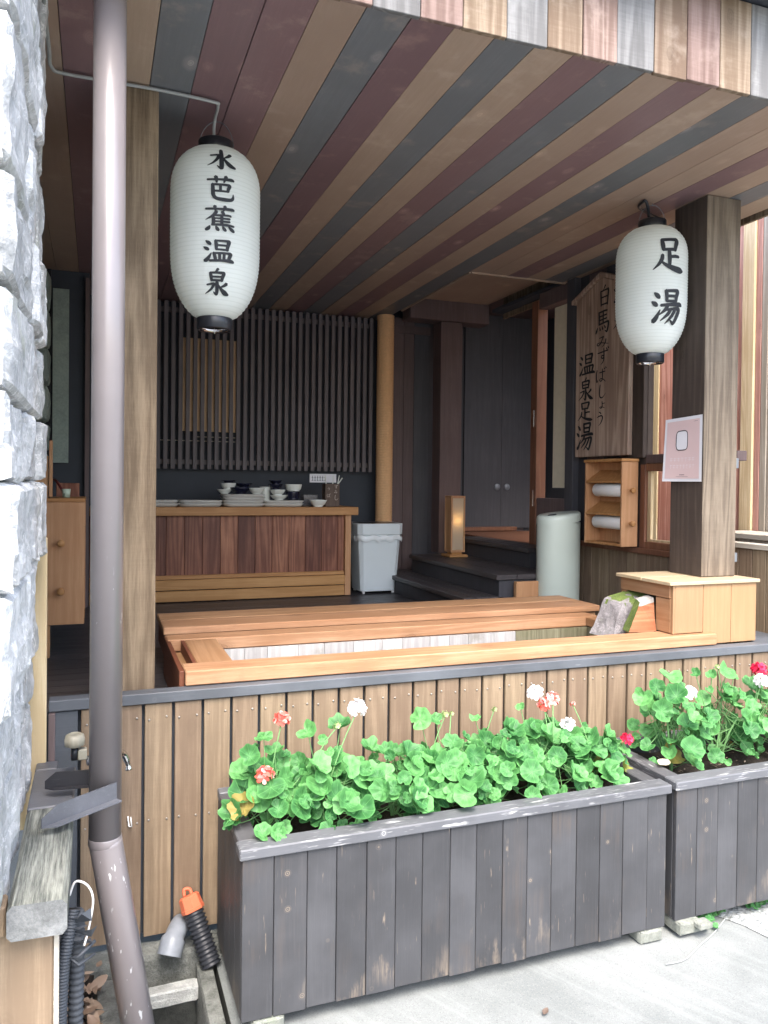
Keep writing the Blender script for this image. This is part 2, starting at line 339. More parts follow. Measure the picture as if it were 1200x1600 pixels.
def pipe_mat():
    m, nt, b = newmat('brown_painted_downpipe')
    v, vo, ri = coords(nt, False)
    t = tex(nt, vo, 5, 4, .6)
    c = mix(nt, t, (.19, .168, .17), (.245, .22, .222))
    sc = tex(nt, vmul(nt, vo, (1, 1, .3)), 70, 2, .5); pa = tex(nt, vo, 5, 3, .6)
    sx = nt.nodes.new('ShaderNodeSeparateXYZ'); nt.links.new(vo, sx.inputs[0])
    low = rng(nt, sx.outputs[2], 1.5, 2.2, 1, 0)
    wr = mth(nt, 'MULTIPLY', mth(nt, 'MULTIPLY', rng(nt, sc, .67, .70), rng(nt, pa, .48, .56)), low)
    c = mix(nt, wr, c, (.6, .6, .6))
    nt.links.new(c, b.inputs['Base Color'])
    nt.links.new(mth(nt, 'MULTIPLY_ADD', t, .12, .27), b.inputs['Roughness'])
    b.inputs['Specular IOR Level'].default_value = .8; b.inputs['Coat Weight'].default_value = .4; b.inputs['Coat Roughness'].default_value = .15
    return m
M['pipe'] = pipe_mat()

def shade_mat():
    m, nt, b = newmat('lit_lamp_shade')
    v, vo, ri = coords(nt, False)
    b.inputs['Base Color'].default_value = (.75, .68, .55, 1); b.inputs['Roughness'].default_value = .7
    tr = nt.nodes.new('ShaderNodeBsdfTranslucent'); tr.inputs[0].default_value = (.85, .72, .5, 1)
    mx = nt.nodes.new('ShaderNodeMixShader'); mx.inputs[0].default_value = .6
    nt.links.new(b.outputs[0], mx.inputs[1]); nt.links.new(tr.outputs[0], mx.inputs[2])
    nt.links.new(mx.outputs[0], nt.nodes['Material Output'].inputs[0])
    return m
M['shade'] = shade_mat()

def ground_mat():
    m, nt, b = newmat('pale_concrete_paving')
    v, vo, ri = coords(nt, False)
    t = tex(nt, vo, 2.2, 8, .65); t2 = tex(nt, vo, 55, 5, .7); t3 = tex(nt, vo, .8, 4, .6)
    c = mix(nt, rng(nt, t, .3, .7), (.15, .163, .16), (.215, .229, .224))
    c = mix(nt, mth(nt, 'MULTIPLY', rng(nt, t2, .55, .75), .35), c, (.24, .25, .245))
    c = mix(nt, mth(nt, 'MULTIPLY', rng(nt, t3, .55, .75), .4), c, (.28, .3, .28))
    ag = nt.nodes.new('ShaderNodeTexVoronoi'); ag.inputs['Scale'].default_value = 330; nt.links.new(vo, ag.inputs['Vector'])
    agc = nt.nodes.new('ShaderNodeSeparateColor'); nt.links.new(ag.outputs['Color'], agc.inputs[0])
    c = mix(nt, mth(nt, 'MULTIPLY', rng(nt, agc.outputs[0], .8, .9), .22), c, (.32, .33, .32))
    c = mix(nt, mth(nt, 'MULTIPLY', rng(nt, agc.outputs[1], .88, .93), .35), c, (.08, .085, .08))
    # broom lines
    s = vmul(nt, vo, (1, .12, 1)); n = nt.nodes.new('ShaderNodeMapping'); n.inputs['Rotation'].default_value = (0, 0, R(-28))
    nt.links.new(vo, n.inputs[0]); st = tex(nt, vmul(nt, n.outputs[0], (1, .03, 1)), 16, 4, .6)
    c = mix(nt, mth(nt, 'MULTIPLY', rng(nt, st, .5, .72), .35), c, (.27, .29, .28))
    # fine cracks
    vo1 = nt.nodes.new('ShaderNodeTexVoronoi'); vo1.feature = 'DISTANCE_TO_EDGE'; vo1.inputs['Scale'].default_value = 1.1
    wv = nt.nodes.new('ShaderNodeVectorMath'); wv.operation = 'MULTIPLY_ADD'; nt.links.new(vo, wv.inputs[0]); wv.inputs[1].default_value = (1, 1, 1)
    tn = nt.nodes.new('ShaderNodeTexNoise'); tn.inputs['Scale'].default_value = 4; tn.inputs['Detail'].default_value = 5; nt.links.new(vo, tn.inputs['Vector'])
    nt.links.new(vmul(nt, tn.outputs['Color'], (.35, .35, .35)), wv.inputs[2]); nt.links.new(wv.outputs[0], vo1.inputs['Vector'])
    ck = rng(nt, vo1.outputs['Distance'], .0, .012, 1, 0)
    c = mix(nt, mth(nt, 'MULTIPLY', mth(nt, 'MULTIPLY', ck, rng(nt, t3, .5, .7)), .35), c, (.15, .16, .15))
    nt.links.new(c, b.inputs['Base Color']); b.inputs['Roughness'].default_value = .85; b.inputs['Specular IOR Level'].default_value = .3
    bump(nt, b, mth(nt, 'ADD', t2, mth(nt, 'MULTIPLY', t, .5)), .35, .006)
    return m
M['ground'] = ground_mat()
def rough_ground():
    m, nt, b = newmat('rough_old_paving')
    v, vo, ri = coords(nt, False)
    vo1 = nt.nodes.new('ShaderNodeTexVoronoi'); vo1.inputs['Scale'].default_value = 60; nt.links.new(vo, vo1.inputs['Vector'])
    t = tex(nt, vo, 30, 6, .7); t3 = tex(nt, vo, 3, 5, .65)
    c = mix(nt, rng(nt, t, .35, .7), (.2, .215, .21), (.52, .54, .53))
    c = mix(nt, mth(nt, 'MULTIPLY', rng(nt, t3, .5, .7), .45), c, (.18, .19, .185))
    nt.links.new(c, b.inputs['Base Color']); b.inputs['Roughness'].default_value = .9
    bump(nt, b, mth(nt, 'ADD', t, vo1.outputs['Distance']), .8, .01)
    return m
M['rough'] = rough_ground()

# ------------------------------------------------------------------ mesh helpers
class MB:
    def __init__(s): s.v = []; s.f = []; s.mi = []; s.mats = []; s.sm = []; s.at = {}
    def mat(s, m):
        m = M[m] if isinstance(m, str) else m
        if m not in s.mats: s.mats.append(m)
        return s.mats.index(m)
    def add(s, vs, fs, m, smooth=False, mtx=None):
        o = len(s.v); k = s.mat(m)
        s.v += [(mtx @ Vector(p)) if mtx else Vector(p) for p in vs]
        for f in fs: s.f.append([o + i for i in f]); s.mi.append(k); s.sm.append(smooth)
        return s
    def box(s, x0, x1, y0, y1, z0, z1, m, mtx=None, c=.0):
        if c:      # chamfered box
            bm = bmesh.new(); bmesh.ops.create_cube(bm, size=1)
            for v in bm.verts: v.co = Vector(((x0 + x1) / 2 + v.co.x * (x1 - x0), (y0 + y1) / 2 + v.co.y * (y1 - y0), (z0 + z1) / 2 + v.co.z * (z1 - z0)))
            bmesh.ops.bevel(bm, geom=bm.edges[:], offset=c, segments=1, affect='EDGES', profile=.5)
            bm.verts.index_update()
            s.add([v.co.copy() for v in bm.verts], [[v.index for v in f.verts] for f in bm.faces], m, False, mtx); bm.free(); return s
        vs = [(x, y, z) for z in (z0, z1) for y in (y0, y1) for x in (x0, x1)]
        fs = [(0, 2, 3, 1), (4, 5, 7, 6), (0, 1, 5, 4), (2, 6, 7, 3), (0, 4, 6, 2), (1, 3, 7, 5)]
        return s.add(vs, fs, m, False, mtx)
    def prism(s, pts, axis, a, b, m):
        """polygon pts (2d) extruded along axis"""
        n = len(pts)
        def P(p, t): return {'X': (t, p[0], p[1]), 'Y': (p[0], t, p[1]), 'Z': (p[0], p[1], t)}[axis]
        vs = [P(p, a) for p in pts] + [P(p, b) for p in pts]
        fs = [tuple(range(n))[::-1], tuple(range(n, 2 * n))] + [(i, (i + 1) % n, n + (i + 1) % n, n + i) for i in range(n)]
        return s.add(vs, fs, m)
    def lathe(s, prof, m, n=32, base=(0, 0, 0), sx=1, sy=1, cap=True, smooth=True, mtx=None):
        vs = []; fs = []
        for r, z in prof:
            for i in range(n):
                a = 2 * math.pi * i / n; vs.append((base[0] + r * sx * math.cos(a), base[1] + r * sy * math.sin(a), base[2] + z))
        for j in range(len(prof) - 1):
            for i in range(n): fs.append((j * n + i, j * n + (i + 1) % n, (j + 1) * n + (i + 1) % n, (j + 1) * n + i))
        if cap:
            fs.append(tuple(range(n))[::-1]); fs.append(tuple(range((len(prof) - 1) * n, len(prof) * n)))
        return s.add(vs, fs, m, smooth, mtx)
    def tube(s, pts, rad, m, n=8, cap=True, smooth=True):
        pts = [Vector(p) for p in pts]; rs = rad if isinstance(rad, (list, tuple)) else [rad] * len(pts)
        vs = []; fs = []; prev = None
        for i, p in enumerate(pts):
            d = (pts[min(i + 1, len(pts) - 1)] - pts[max(i - 1, 0)]).normalized()
            if prev is None: u = d.orthogonal().normalized()
            else: u = (prev - d * prev.dot(d)).normalized()
            prev = u; q = d.cross(u)
            for k in range(n):
                a = 2 * math.pi * k / n; vs.append(p + (u * math.cos(a) + q * math.sin(a)) * rs[i])
        for j in range(len(pts) - 1):
            for k in range(n): fs.append((j * n + k, j * n + (k + 1) % n, (j + 1) * n + (k + 1) % n, (j + 1) * n + k))
        if cap: fs.append(tuple(range(n))[::-1]); fs.append(tuple(range((len(pts) - 1) * n, len(pts) * n)))
        return s.add(vs, fs, m, smooth)

ROOTBASE = {}
def thing(name, label, cat, base=(0, 0, 0), group=None):
    o = bpy.data.objects.new(name, None); COL.objects.link(o); o.location = base; o.empty_display_size = .1
    ROOTBASE[o.name] = Vector(base)
    o['label'] = label; o['category'] = cat
    if group: o['group'] = group
    return o
def obj(name, mb, parent=None, label=None, bevel=0, base=None):
    me = bpy.data.meshes.new(name)
    b = Vector((0, 0, 0)); q = parent
    while q is not None: b += q.location; q = q.parent
    if base: b = Vector(base)
    me.from_pydata([v - b for v in mb.v], [], mb.f)
    for m in mb.mats: me.materials.append(m)
    me.polygons.foreach_set('material_index', mb.mi); me.polygons.foreach_set('use_smooth', mb.sm)
    if mb.at:
        a = me.attributes.new('leafpos', 'FLOAT_VECTOR', 'POINT'); fl_ = []
        for i in range(len(mb.v)): fl_ += mb.at.get(i, (0, 0, 0))
        a.data.foreach_set('vector', fl_)
    me.update()
    o = bpy.data.objects.new(name, me); COL.objects.link(o)
    if parent: o.parent = parent
    elif base: o.location = base
    if label: o['label'] = label
    if bevel:
        md = o.modifiers.new('bevel', 'BEVEL'); md.width = bevel; md.segments = 1; md.limit_method = 'ANGLE'
    return o
def solo(name, mb, label, cat, base=None, group=None, bevel=0):
    o = obj(name, mb, None, label, bevel, base); o['category'] = cat
    if group: o['group'] = group
    return o
def struct(name, mb, bevel=0):
    o = obj(name, mb, None, None, bevel); o['kind'] = 'structure'; return o
def copy_tree(o, parent=None):
    c = o.copy(); COL.objects.link(c)
    if parent: c.parent = parent
    for ch in list(o.children): copy_tree(ch, c)
    return c
def spline(pts, n=6):
    pts = [tuple(p) for p in pts]
    if len(pts) < 3: return [tuple(a + (b - a) * t / n for a, b in zip(pts[0], pts[1])) for t in range(n + 1)]
    out = []; P = [pts[0]] + pts + [pts[-1]]
    for i in range(1, len(P) - 2):
        for t in range(n):
            t /= n; a, b, c, d = P[i - 1], P[i], P[i + 1], P[i + 2]
            out.append(tuple(.5 * (2 * b[k] + (c[k] - a[k]) * t + (2 * a[k] - 5 * b[k] + 4 * c[k] - d[k]) * t * t + (3 * b[k] - a[k] - 3 * c[k] + d[k]) * t ** 3) for k in range(len(b))))
    out.append(pts[-1]); return out

# ------------------------------------------------------------------ ground
PX0, PX1, PY0, PY1 = -.10, .425, -1.2, -.06       # drain trench opening
GZ = -.27
g = MB()
def gq(x0, x1, y0, y1, z, m): g.add([(x0, y0, z), (x1, y0, z), (x1, y1, z), (x0, y1, z)], [(0, 1, 2, 3)], m)
gq(-60, PX0, -60, 80, GZ, 'ground'); gq(PX1, 60, -60, 80, GZ, 'ground')
gq(PX0, PX1, -60, PY0, GZ, 'ground'); gq(PX0, PX1, PY1, 80, GZ, 'ground')
struct('ground', g)
g = MB()
pts = []
for i in range(25):
    yy = -.2 - i * .13
    pts.append((2.32 + i * .045 + .05 * noise.noise((i * .7, 0, 0)) + (.12 if i > 6 else 0), yy))
vs = [(x, y, GZ + .004) for x, y in pts] + [(30, y, GZ + .004) for x, y in pts]
n_ = len(pts)
g.add(vs, [(i, i + 1, n_ + i + 1, n_ + i) for i in range(n_ - 1)], 'rough')
struct('paving', g)
# trench
t = MB()
t.box(PX0, PX1, PY0, PY1, -.72, -.66, 'pit')
t.box(PX0 - .06, PX0, PY0, PY1, -.72, GZ - .004, 'pit'); t.box(PX1, PX1 + .06, PY0, PY1, -.72, GZ - .004, 'pit')
t.box(PX0, PX1, PY1, PY1 + .06, -.72, GZ - .004, 'pit'); t.box(PX0, PX1, PY0 - .06, PY0, -.72, GZ - .004, 'pit')
struct('drain_trench', t)

def rock(mb, c, sz, m, amp=.02, n=8, seed=0, rnd=.25):
    """rough-faced block: centre, full size"""
    bm = bmesh.new(); bmesh.ops.create_cube(bm, size=2); bmesh.ops.subdivide_edges(bm, edges=bm.edges[:], cuts=n, use_grid_fill=True)
    h = Vector(sz) / 2; vs = []
    for v in bm.verts:
        p = v.co.copy(); q = Vector((p.x * h.x, p.y * h.y, p.z * h.z))
        d = p.normalized() * min(h) * 1.1
        l = max(abs(p.x), abs(p.y), abs(p.z)); e = sorted((abs(p.x), abs(p.y), abs(p.z)))
        k = max(0, e[1] - (1 - rnd)) / rnd                 # towards edges
        q *= 1 - .10 * k * k * rnd / .25
        w_ = q + Vector(c) + Vector((seed * 3.7, seed * 1.3, seed * 5.1))
        nn = noise.noise(w_ * 6) * .6 + noise.noise(w_ * 14) * .4 + noise.noise(w_ * 34) * .2
        rd = noise.cell(w_ * 9) * .25
        q += p.normalized() * amp * (nn + rd)
        vs.append(q + Vector(c))
    bm.verts.index_update()
    mb.add(vs, [[v.index for v in f.verts] for f in bm.faces], m, False); bm.free()

k = MB(); rock(k, (.05, -.62, -.36), (.085, 1.05, .2), 'kerb', .008, 10, 3)
solo('concrete_kerb', k, 'grey pebbly concrete channel edge beside the dead leaves, left side of the drain', 'kerb', (.05, -.62, -.46))
k = MB(); rock(k, (.382, -.62, -.36), (.06, 1.05, .2), 'kerb', .006, 10, 5)
solo('concrete_kerb', k, 'mossy concrete channel edge along the side of the planter box', 'kerb', (.382, -.62, -.46))
k = MB(); rock(k, (.2, -.03, -.33), (.62, .1, .2), 'kerb', .01, 10, 9)
solo('concrete_kerb', k, 'stained concrete ledge under the bottom of the fence boards behind the drain', 'kerb', (.2, -.03, -.43))
k = MB(); rock(k, (.225, -.19, -.315), (.27, .055, .055), 'palebar', .004, 9, 12)
solo('spacer_bar', k, 'whitish concrete bar lying across the drain between the two channel edges', 'bar', (.225, -.19, -.34))
k = MB()
k.lathe([(.062, 0), (.075, 0), (.075, .18), (.062, .18), (.062, 0)], 'pvc', 28, cap=False, mtx=Matrix.Translation((.165, -.43, -.50)) @ Matrix.Rotation(R(-90), 4, 'X') @ Matrix.Rotation(R(0), 4, 'Y'))
solo('drain_pipe', k, 'open round pipe end deep in the drain under the concrete bar', 'pipe', (.165, -.43, -.56))
# pvc elbow
k = MB()
pp = spline([(.31, -.02, -.165), (.295, -.06, -.16), (.275, -.10, -.175), (.258, -.125, -.215)], 5)
k.tube(pp, [.036] * (len(pp) - 6) + [.044] * 6, 'pvc', 20, cap=False)
k.tube(pp, [.03] * (len(pp) - 6) + [.04] * 6, 'pit', 20, cap=False)
solo('pipe_elbow', k, 'grey plastic pipe elbow coming out under the fence boards, open end downward', 'pipe', (.27, -.06, -.23))
# orange capped hose
r0 = thing('capped_hose', 'black corrugated hose with an orange plug leaning against the fence beside the planter', 'hose', (.40, -.12, -.27))
k = MB(); a, b_ = Vector((.405, -.16, -.26)), Vector((.347, -.08, -.085)); pts = []; rs = []
for i in range(45):
    pts.append(a.lerp(b_, i / 44)); rs.append(.034 + .005 * math.sin(i * 1.9))
k.tube(pts, rs, 'conduit_black', 14); obj('hose', k, r0)
k = MB(); d = (b_ - a).normalized(); c0 = b_ - d * .006
k.tube([c0, c0 + d * .012, c0 + d * .013, c0 + d * .05, c0 + d * .057], [.042, .043, .041, .038, .031], 'orange', 8, smooth=False)
k.tube(spline([c0 + d * .055 + Vector((-.015, 0, 0)), c0 + d * .074 + Vector((-.01, 0, .004)), c0 + d * .074 + Vector((.01, 0, .003)), c0 + d * .055 + Vector((.012, 0, 0))], 5), .0065, 'orange', 6)
obj('plug', k, r0)

# ------------------------------------------------------------------ deck front
dk = thing('deck_front', 'brown vertical board skirting of the deck topped by a grey painted rail', 'fence', (1.6, 0, -.2))
b = MB(); sc_ = MB()
x = -.05; i = 0
edges = [-.157, -.05, .062]
e = .171
while e < 4.6: edges.append(e); e += .1083
for x0, x1 in zip(edges, edges[1:]):
    g_ = .0055; dz = random.uniform(-.004, .004); dy = random.uniform(-.0015, .0015)
    mm = 'trim' if x0 < -.1 else 'fence'
    b.box(x0 + g_, x1 - g_, dy, .018 + dy, -.205 + dz, .668, mm, None, .0025)
    if x0 > -.06:
        for zz in (.615, .235 if x0 < .4 else .25):
            for fx in (.22, .78):
                sx = x0 + (x1 - x0) * fx + random.uniform(-.004, .004)
                sc_.lathe([(.004, 0), (.0044, .002), (.0025, .0036)], 'nail', 8, mtx=Matrix.Translation((sx, dy, zz + random.uniform(-.006, .006))) @ Matrix.Rotation(R(90), 4, 'X'))
obj('board_skirt', b, dk)
o = obj('screw', sc_, dk); o['kind'] = 'stuff'
b = MB(); b.box(-.16, 4.6, .03, .05, -.2, .66, 'dark'); obj('backing', b, dk)
b = MB(); b.box(-.152, 4.6, -.012, .055, .672, .712, 'trim', None, .003)
obj('top_rail', b, dk)
# deck floor boards
b = MB(); yy = .062
while yy < 4.2:
    b.box(-.6, 4.4, yy, yy + .108, .55, .58, 'floor'); yy += .112
struct('deck_floor', b)
b = MB(); b.box(-.6, 4.4, .056, 4.2, .50, .546, 'dark'); struct('floor_base', b)

# ------------------------------------------------------------------ posts
def post(x0, x1, y0, y1, z0, z1, m, label, dark=None):
    b = MB(); b.box(x0, x1, y0, y1, z0, z1, m, None, .004)
    if dark:      # left face looks into the interior: its shade painted as darker wood
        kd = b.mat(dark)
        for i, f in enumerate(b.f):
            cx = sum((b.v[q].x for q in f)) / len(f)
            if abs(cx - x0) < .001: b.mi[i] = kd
    return solo('timber_post', b, label, 'post', ((x0 + x1) / 2, (y0 + y1) / 2, z0))
post(.015, .219, .12, .32, .584, 3.0, 'post', 'rough sawn brown post behind the downpipe beside the long lantern')
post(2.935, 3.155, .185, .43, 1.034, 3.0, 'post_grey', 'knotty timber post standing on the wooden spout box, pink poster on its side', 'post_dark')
post(2.86, 3.07, 3.3, 3.47, .884, 2.94, 'dark2', 'dark inner post behind the lit floor lamp under the lintel')
b = MB(); b.box(2.56, 3.33, 3.29, 3.48, 2.945, 3.33, 'dark2', None, .004)
solo('lintel', b, 'dark horizontal beam over the inner post by the stairway', 'beam', (2.95, 3.38, 2.945))

# ------------------------------------------------------------------ roof with ceiling and eave
rf = thing('roof', 'low roof with striped brown, blue and plum board ceiling and matching eave boards', 'roof', (1.5, 1, 3.0))
b = MB(); cyc = ['c_brownY', 'c_blueY', 'c_plumY']
bounds = [.794]
seq = {}
w_ = .1525
xs = []
x = .794
k0 = 0
while x > -3: x -= w_; k0 -= 1
i = k0
# order right of x=.794: blue plum brown blue brown plum blue brown plum brown blue brown brown plum ...
order = ['c_blueY', 'c_plumY', 'c_brownY', 'c_blueY', 'c_brownY', 'c_plumY', 'c_blueY', 'c_brownY', 'c_plumY', 'c_brownY', 'c_blueY', 'c_brownY', 'c_brownY', 'c_plumY', 'c_brownY', 'c_blueY', 'c_brownY', 'c_plumY']
left = ['c_brownY', 'c_plumY', 'c_plumY', 'c_blueY', 'c_brownY', 'c_plumY', 'c_brownY']
EY = -.666
while x < 3.38:
    m = order[i % len(order)] if i >= 0 else left[(-i - 1) % len(left)]
    dz = random.uniform(0, .003)
    xa, xb = x + .0015, x + w_ - .0015
    if xb < 2.49: b.box(xa, xb, EY, 3.9, 3.0 + dz, 3.02 + dz, m)
    elif xa < 3.31: b.box(xa, xb, EY, 1.97, 3.0 + dz, 3.02 + dz, m)
    else: b.box(xa, min(xb, 3.42), EY, 3.2, 3.0 + dz, 3.02 + dz, m)
    x += w_; i += 1
obj('ceiling', b, rf)
b = MB(); b.box(-3, 2.48, EY + .03, 3.9, 3.03, 3.06, 'dark'); b.box(2.481, 3.42, EY + .03, 1.97, 3.03, 3.06, 'dark'); b.box(3.311, 3.42, 1.971, 3.2, 3.03, 3.06, 'dark'); obj('ceiling_back', b, rf)
b = MB(); b.box(2.485, 3.31, 1.965, 1.985, 2.992, 3.026, 'c_brownY'); b.box(2.472, 2.487, 1.985, 3.3, 2.992, 3.024, 'c_brownY'); obj('ceiling_edge_strip', b, rf)
b = MB(); fx = .794 - 20 * .1525; i = 1
fo = ['c_plumZ', 'c_brownZ', 'c_blueZ', 'c_brownZ', 'c_plumZ', 'c_blueZ', 'c_brownZ', 'c_plumZ', 'c_brownZ', 'c_blueZ', 'c_brownZ', 'c_blueZ', 'c_brownZ', 'c_plumZ']
# boards seen: .83 blue, .97 plum, 1.1 brown, 1.28 blue ...
fe = [-2.5 + .1525 * q for q in range(60)]
fe = [q for q in fe if q < .80]
fe += [.803, .965, 1.115, 1.277, 1.434, 1.574, 1.716, 1.877, 2.023, 2.175, 2.324]
q = 2.474
while q < 3.43: fe.append(q); q += .15
fcol = ['c_blueZ', 'c_plumZ', 'c_brownZ', 'c_blueZ', 'c_brownZ', 'c_plumZ', 'c_blueZ', 'c_brownZ', 'c_plumZ', 'c_brownZ', 'c_blueZ', 'c_brownZ', 'c_plumZ']
st = fe.index(.803)
for j, (xa, xb) in enumerate(zip(fe, fe[1:])):
    b.box(xa + .0015, xb - .0015, EY - .022 + random.uniform(-.002, .002), EY - .002, 2.99 + random.uniform(-.003, .003), 3.335, fcol[(j - st) % len(fcol)], None, .002)
obj('eave_board', b, rf)
b = MB(); b.box(-3, 3.5, EY - .16, EY + .4, 3.34, 3.43, 'roofdark'); b.box(-3, 3.45, EY + .401, 4.3, 3.42, 3.48, 'roofdark'); b.box(3.422, 3.44, EY, 3.2, 2.985, 3.41, 'c_brownZ'); obj('roof_edge', b, rf)

# ------------------------------------------------------------------ back wall, screen, column
bw = thing('back_wall', 'dark navy and plum board wall at the back of the deck', 'wall', (1, 3.75, .58))
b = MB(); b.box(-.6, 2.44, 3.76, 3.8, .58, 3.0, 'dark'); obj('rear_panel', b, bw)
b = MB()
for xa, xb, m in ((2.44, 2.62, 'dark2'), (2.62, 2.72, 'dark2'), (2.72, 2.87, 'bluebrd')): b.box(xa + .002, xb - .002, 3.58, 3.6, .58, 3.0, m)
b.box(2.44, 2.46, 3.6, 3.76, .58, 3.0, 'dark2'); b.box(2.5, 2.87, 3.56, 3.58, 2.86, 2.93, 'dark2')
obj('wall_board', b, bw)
b = MB()
for xa, xb, m in ((-.6, -.29, 'inblock'), (-.28, -.19, 'inblock')):
    pass
zz = .6; s_ = 1
while zz < 2.84:
    h = random.choice((.2, .26, .31)); rock(b, (-.42, 2.9, zz + h / 2), (.23, .3, h - .012), 'inblock', .012, 6, s_); s_ += 1; zz += h
iw = thing('inner_wall', 'pale green stone blocks and dark teal boards deep inside at the left end of the deck', 'wall', (-.3, 3.0, .58))
obj('stone_block', b, iw)
b = MB(); b.box(-.6, -.305, 3.05, 3.06, .58, 3.0, 'black'); b.box(-.292, -.185, 3.02, 3.04, 1.62, 2.86, 'inblock'); b.box(-.6, -.05, 3.062, 3.09, .58, 3.0, 'dark'); b.box(-.075, -.045, 3.0, 3.06, .58, 2.95, 'dark2')
obj('wall_board', b, iw)
b = MB(); b.box(-.62, -.6, .1, 4.2, .5, 3.03, 'dark'); b.box(-.62, 4.4, 4.2, 4.25, .5, 3.5, 'dark'); obj('outer_panel', b, bw)

ss = thing('slat_screen', 'screen of dark vertical slats on the back wall with a tan panel behind it', 'screen', (1.4, 3.65, 1.6))
xs_ = .34; n = 0
while xs_ < 2.34:
    b = MB(); b.box(xs_, xs_ + .034, 3.64, 3.67, 1.6, 2.985, 'slat', None, .002); obj('slat', b, ss); xs_ += .0597; n += 1
b = MB(); b.box(.33, 2.35, 3.675, 3.695, 1.64, 1.68, 'slat'); obj('cross_rail', b, ss); b = MB(); b.box(.33, 2.35, 3.675, 3.695, 2.9, 2.94, 'slat'); obj('cross_rail', b, ss)
b = MB(); b.box(.68, 1.125, 3.70, 3.72, 1.92, 2.70, 'tan'); obj('tan_panel', b, ss)
b = MB(); b.box(.5, 1.16, 3.69, 3.70, 1.835, 1.842, 'rail'); b.box(.8, 1.16, 3.70, 3.71, 1.87, 1.878, 'rail'); obj('shelf_edge', b, ss)

b = MB(); prof = []; z = .58
while z < 2.995:
    prof += [(.0715, z), (.0775, z + .006), (.0775, z + .009)]; z += .0145
prof.append((.0715, 3.0))
b.lathe(prof, 'rope', 28, (2.428, 3.55, 0))
solo('rope_column', b, 'round column wrapped in straw rope between the slat screen and the plum wall', 'column', (2.428, 3.55, .58))

# ------------------------------------------------------------------ right side wall
WX = 3.28
rw = thing('side_wall', 'brown side wall with low boarding, framed window and a doorway on the right of the deck', 'wall', (WX, 1.2, .58))
b = MB(); yy = .46
while yy < 1.98:
    b.box(WX, WX + .02, yy + .002, yy + .095, .58, 1.07, 'fence', None, .002); yy += .097
obj('low_boarding', b, rw)
b = MB(); b.box(WX - .025, WX + .06, .45, 1.9, 1.07, 1.105, 'jamb', None, .003); obj('sill_rail', b, rw)
b = MB()
for y0, y1, m in ((1.05, 1.16, 'post_dark'), (1.16, 1.32, 'dark2'), (1.32, 1.5, 'bluebrd'), (1.5, 1.7, 'dark2'), (1.7, 1.86, 'bluebrd')):
    b.box(WX + .002, WX + .03, y0 + .001, y1 - .001, 1.105, 3.0, m)
obj('wall_board', b, rw)
b = MB(); b.box(WX - .03, WX + .05, 1.055, 1.19, 1.68, 3.0, 'post_dark', None, .003); b.box(WX - .05, WX + .08, 1.80, 1.90, .58, 3.0, 'bluebrd', None, .003); obj('stud', b, rw)
b = MB(); b.box(WX - .01, WX + .06, .3, 1.05, 1.645, 1.7, 'dark2', None, .003); obj('window_rail', b, rw)
wf = MB(); wf.box(WX - .012, WX + .045, 1.05, 1.1, 1.105, 1.64, 'jamb', None, .003); wf.box(WX - .01, WX + .045, .4, 1.05, 1.10, 1.15, 'jamb', None, .003); wf.box(WX - .01, WX + .045, .4, 1.05, 1.595, 1.643, 'jamb', None, .003)
wo = obj('window', wf, rw)
b = MB(); b.box(WX + .01, WX + .03, 1.02, 1.05, 1.15, 1.595, 'an_yel'); b.box(WX + .01, WX + .03, .4, 1.02, 1.15, 1.165, 'an_yel'); obj('frame', b, wo)
dj = MB(); dj.box(WX - .03, WX + .06, 2.33, 2.42, 1.0, 2.95, 'jamb', None, .003); dj.box(WX - .02, WX + .06, 1.905, 2.33, 2.88, 3.0, 'dark2', None, .003); dj.box(WX - .02, WX + .02, 1.905, 2.33, .6, 1.40, 'dark2', None, .003)
do = obj('doorway', dj, rw)
b = MB(); b.box(WX - .03, WX - .015, 1.915, 2.09, 1.48, 2.84, 'cream'); obj('curtain_panel', b, do)
for z0 in (1.96, 1.33):
    b = MB(); b.box(WX - .036, WX - .03, 2.36, 2.372, z0, z0 + .13, 'chrome', None, .001); obj('hinge', b, do)
# near low fence beyond the spout box
nf = thing('low_fence', 'low brown board fence with pale cap rail beyond the spout box', 'fence', (3.45, .3, .72))
b = MB(); yy = .062
while yy < .6: b.box(3.44, 3.46, yy + .003, yy + .093, .585, 1.155, 'fence', None, .002); yy += .0965
obj('board', b, nf)
b = MB(); b.box(3.425, 3.5, .06, .64, 1.156, 1.186, 'rail', None, .003); obj('cap_rail', b, nf)
b = MB(); b.box(3.42, 3.51, .065, .10, 1.15, 1.20, 'grey_steel', None, .002); obj('rail_clip', b, nf)
b = MB(); b.box(3.462, 3.5, .08, .12, .585, 1.155, 'fence', None, .003); obj('post', b, nf)
b = MB()
for q in range(4): b.box(3.19, 3.44, .06 + q * .1, .155 + q * .1, .685, .705, 'trim')
struct('side_deck', b)
# brackets on post
for i, (z0, z1, lab) in enumerate(((1.60, 1.655, 'upper'), (1.10, 1.15, 'lower'))):
    b = MB(); b.box(3.155, 3.215, .23, .27, z0, z1, 'grey_steel', None, .003)
    if i: b.box(3.155, 3.185, .235, .265, 1.034, z0, 'grey_steel', None, .003)
    solo('metal_bracket', b, 'small square grey metal bracket halfway up the outer side of the knotty post' if i == 0 else 'L shaped grey metal bracket at the foot of the knotty post on the spout box', 'bracket', (3.18, .25, z0))
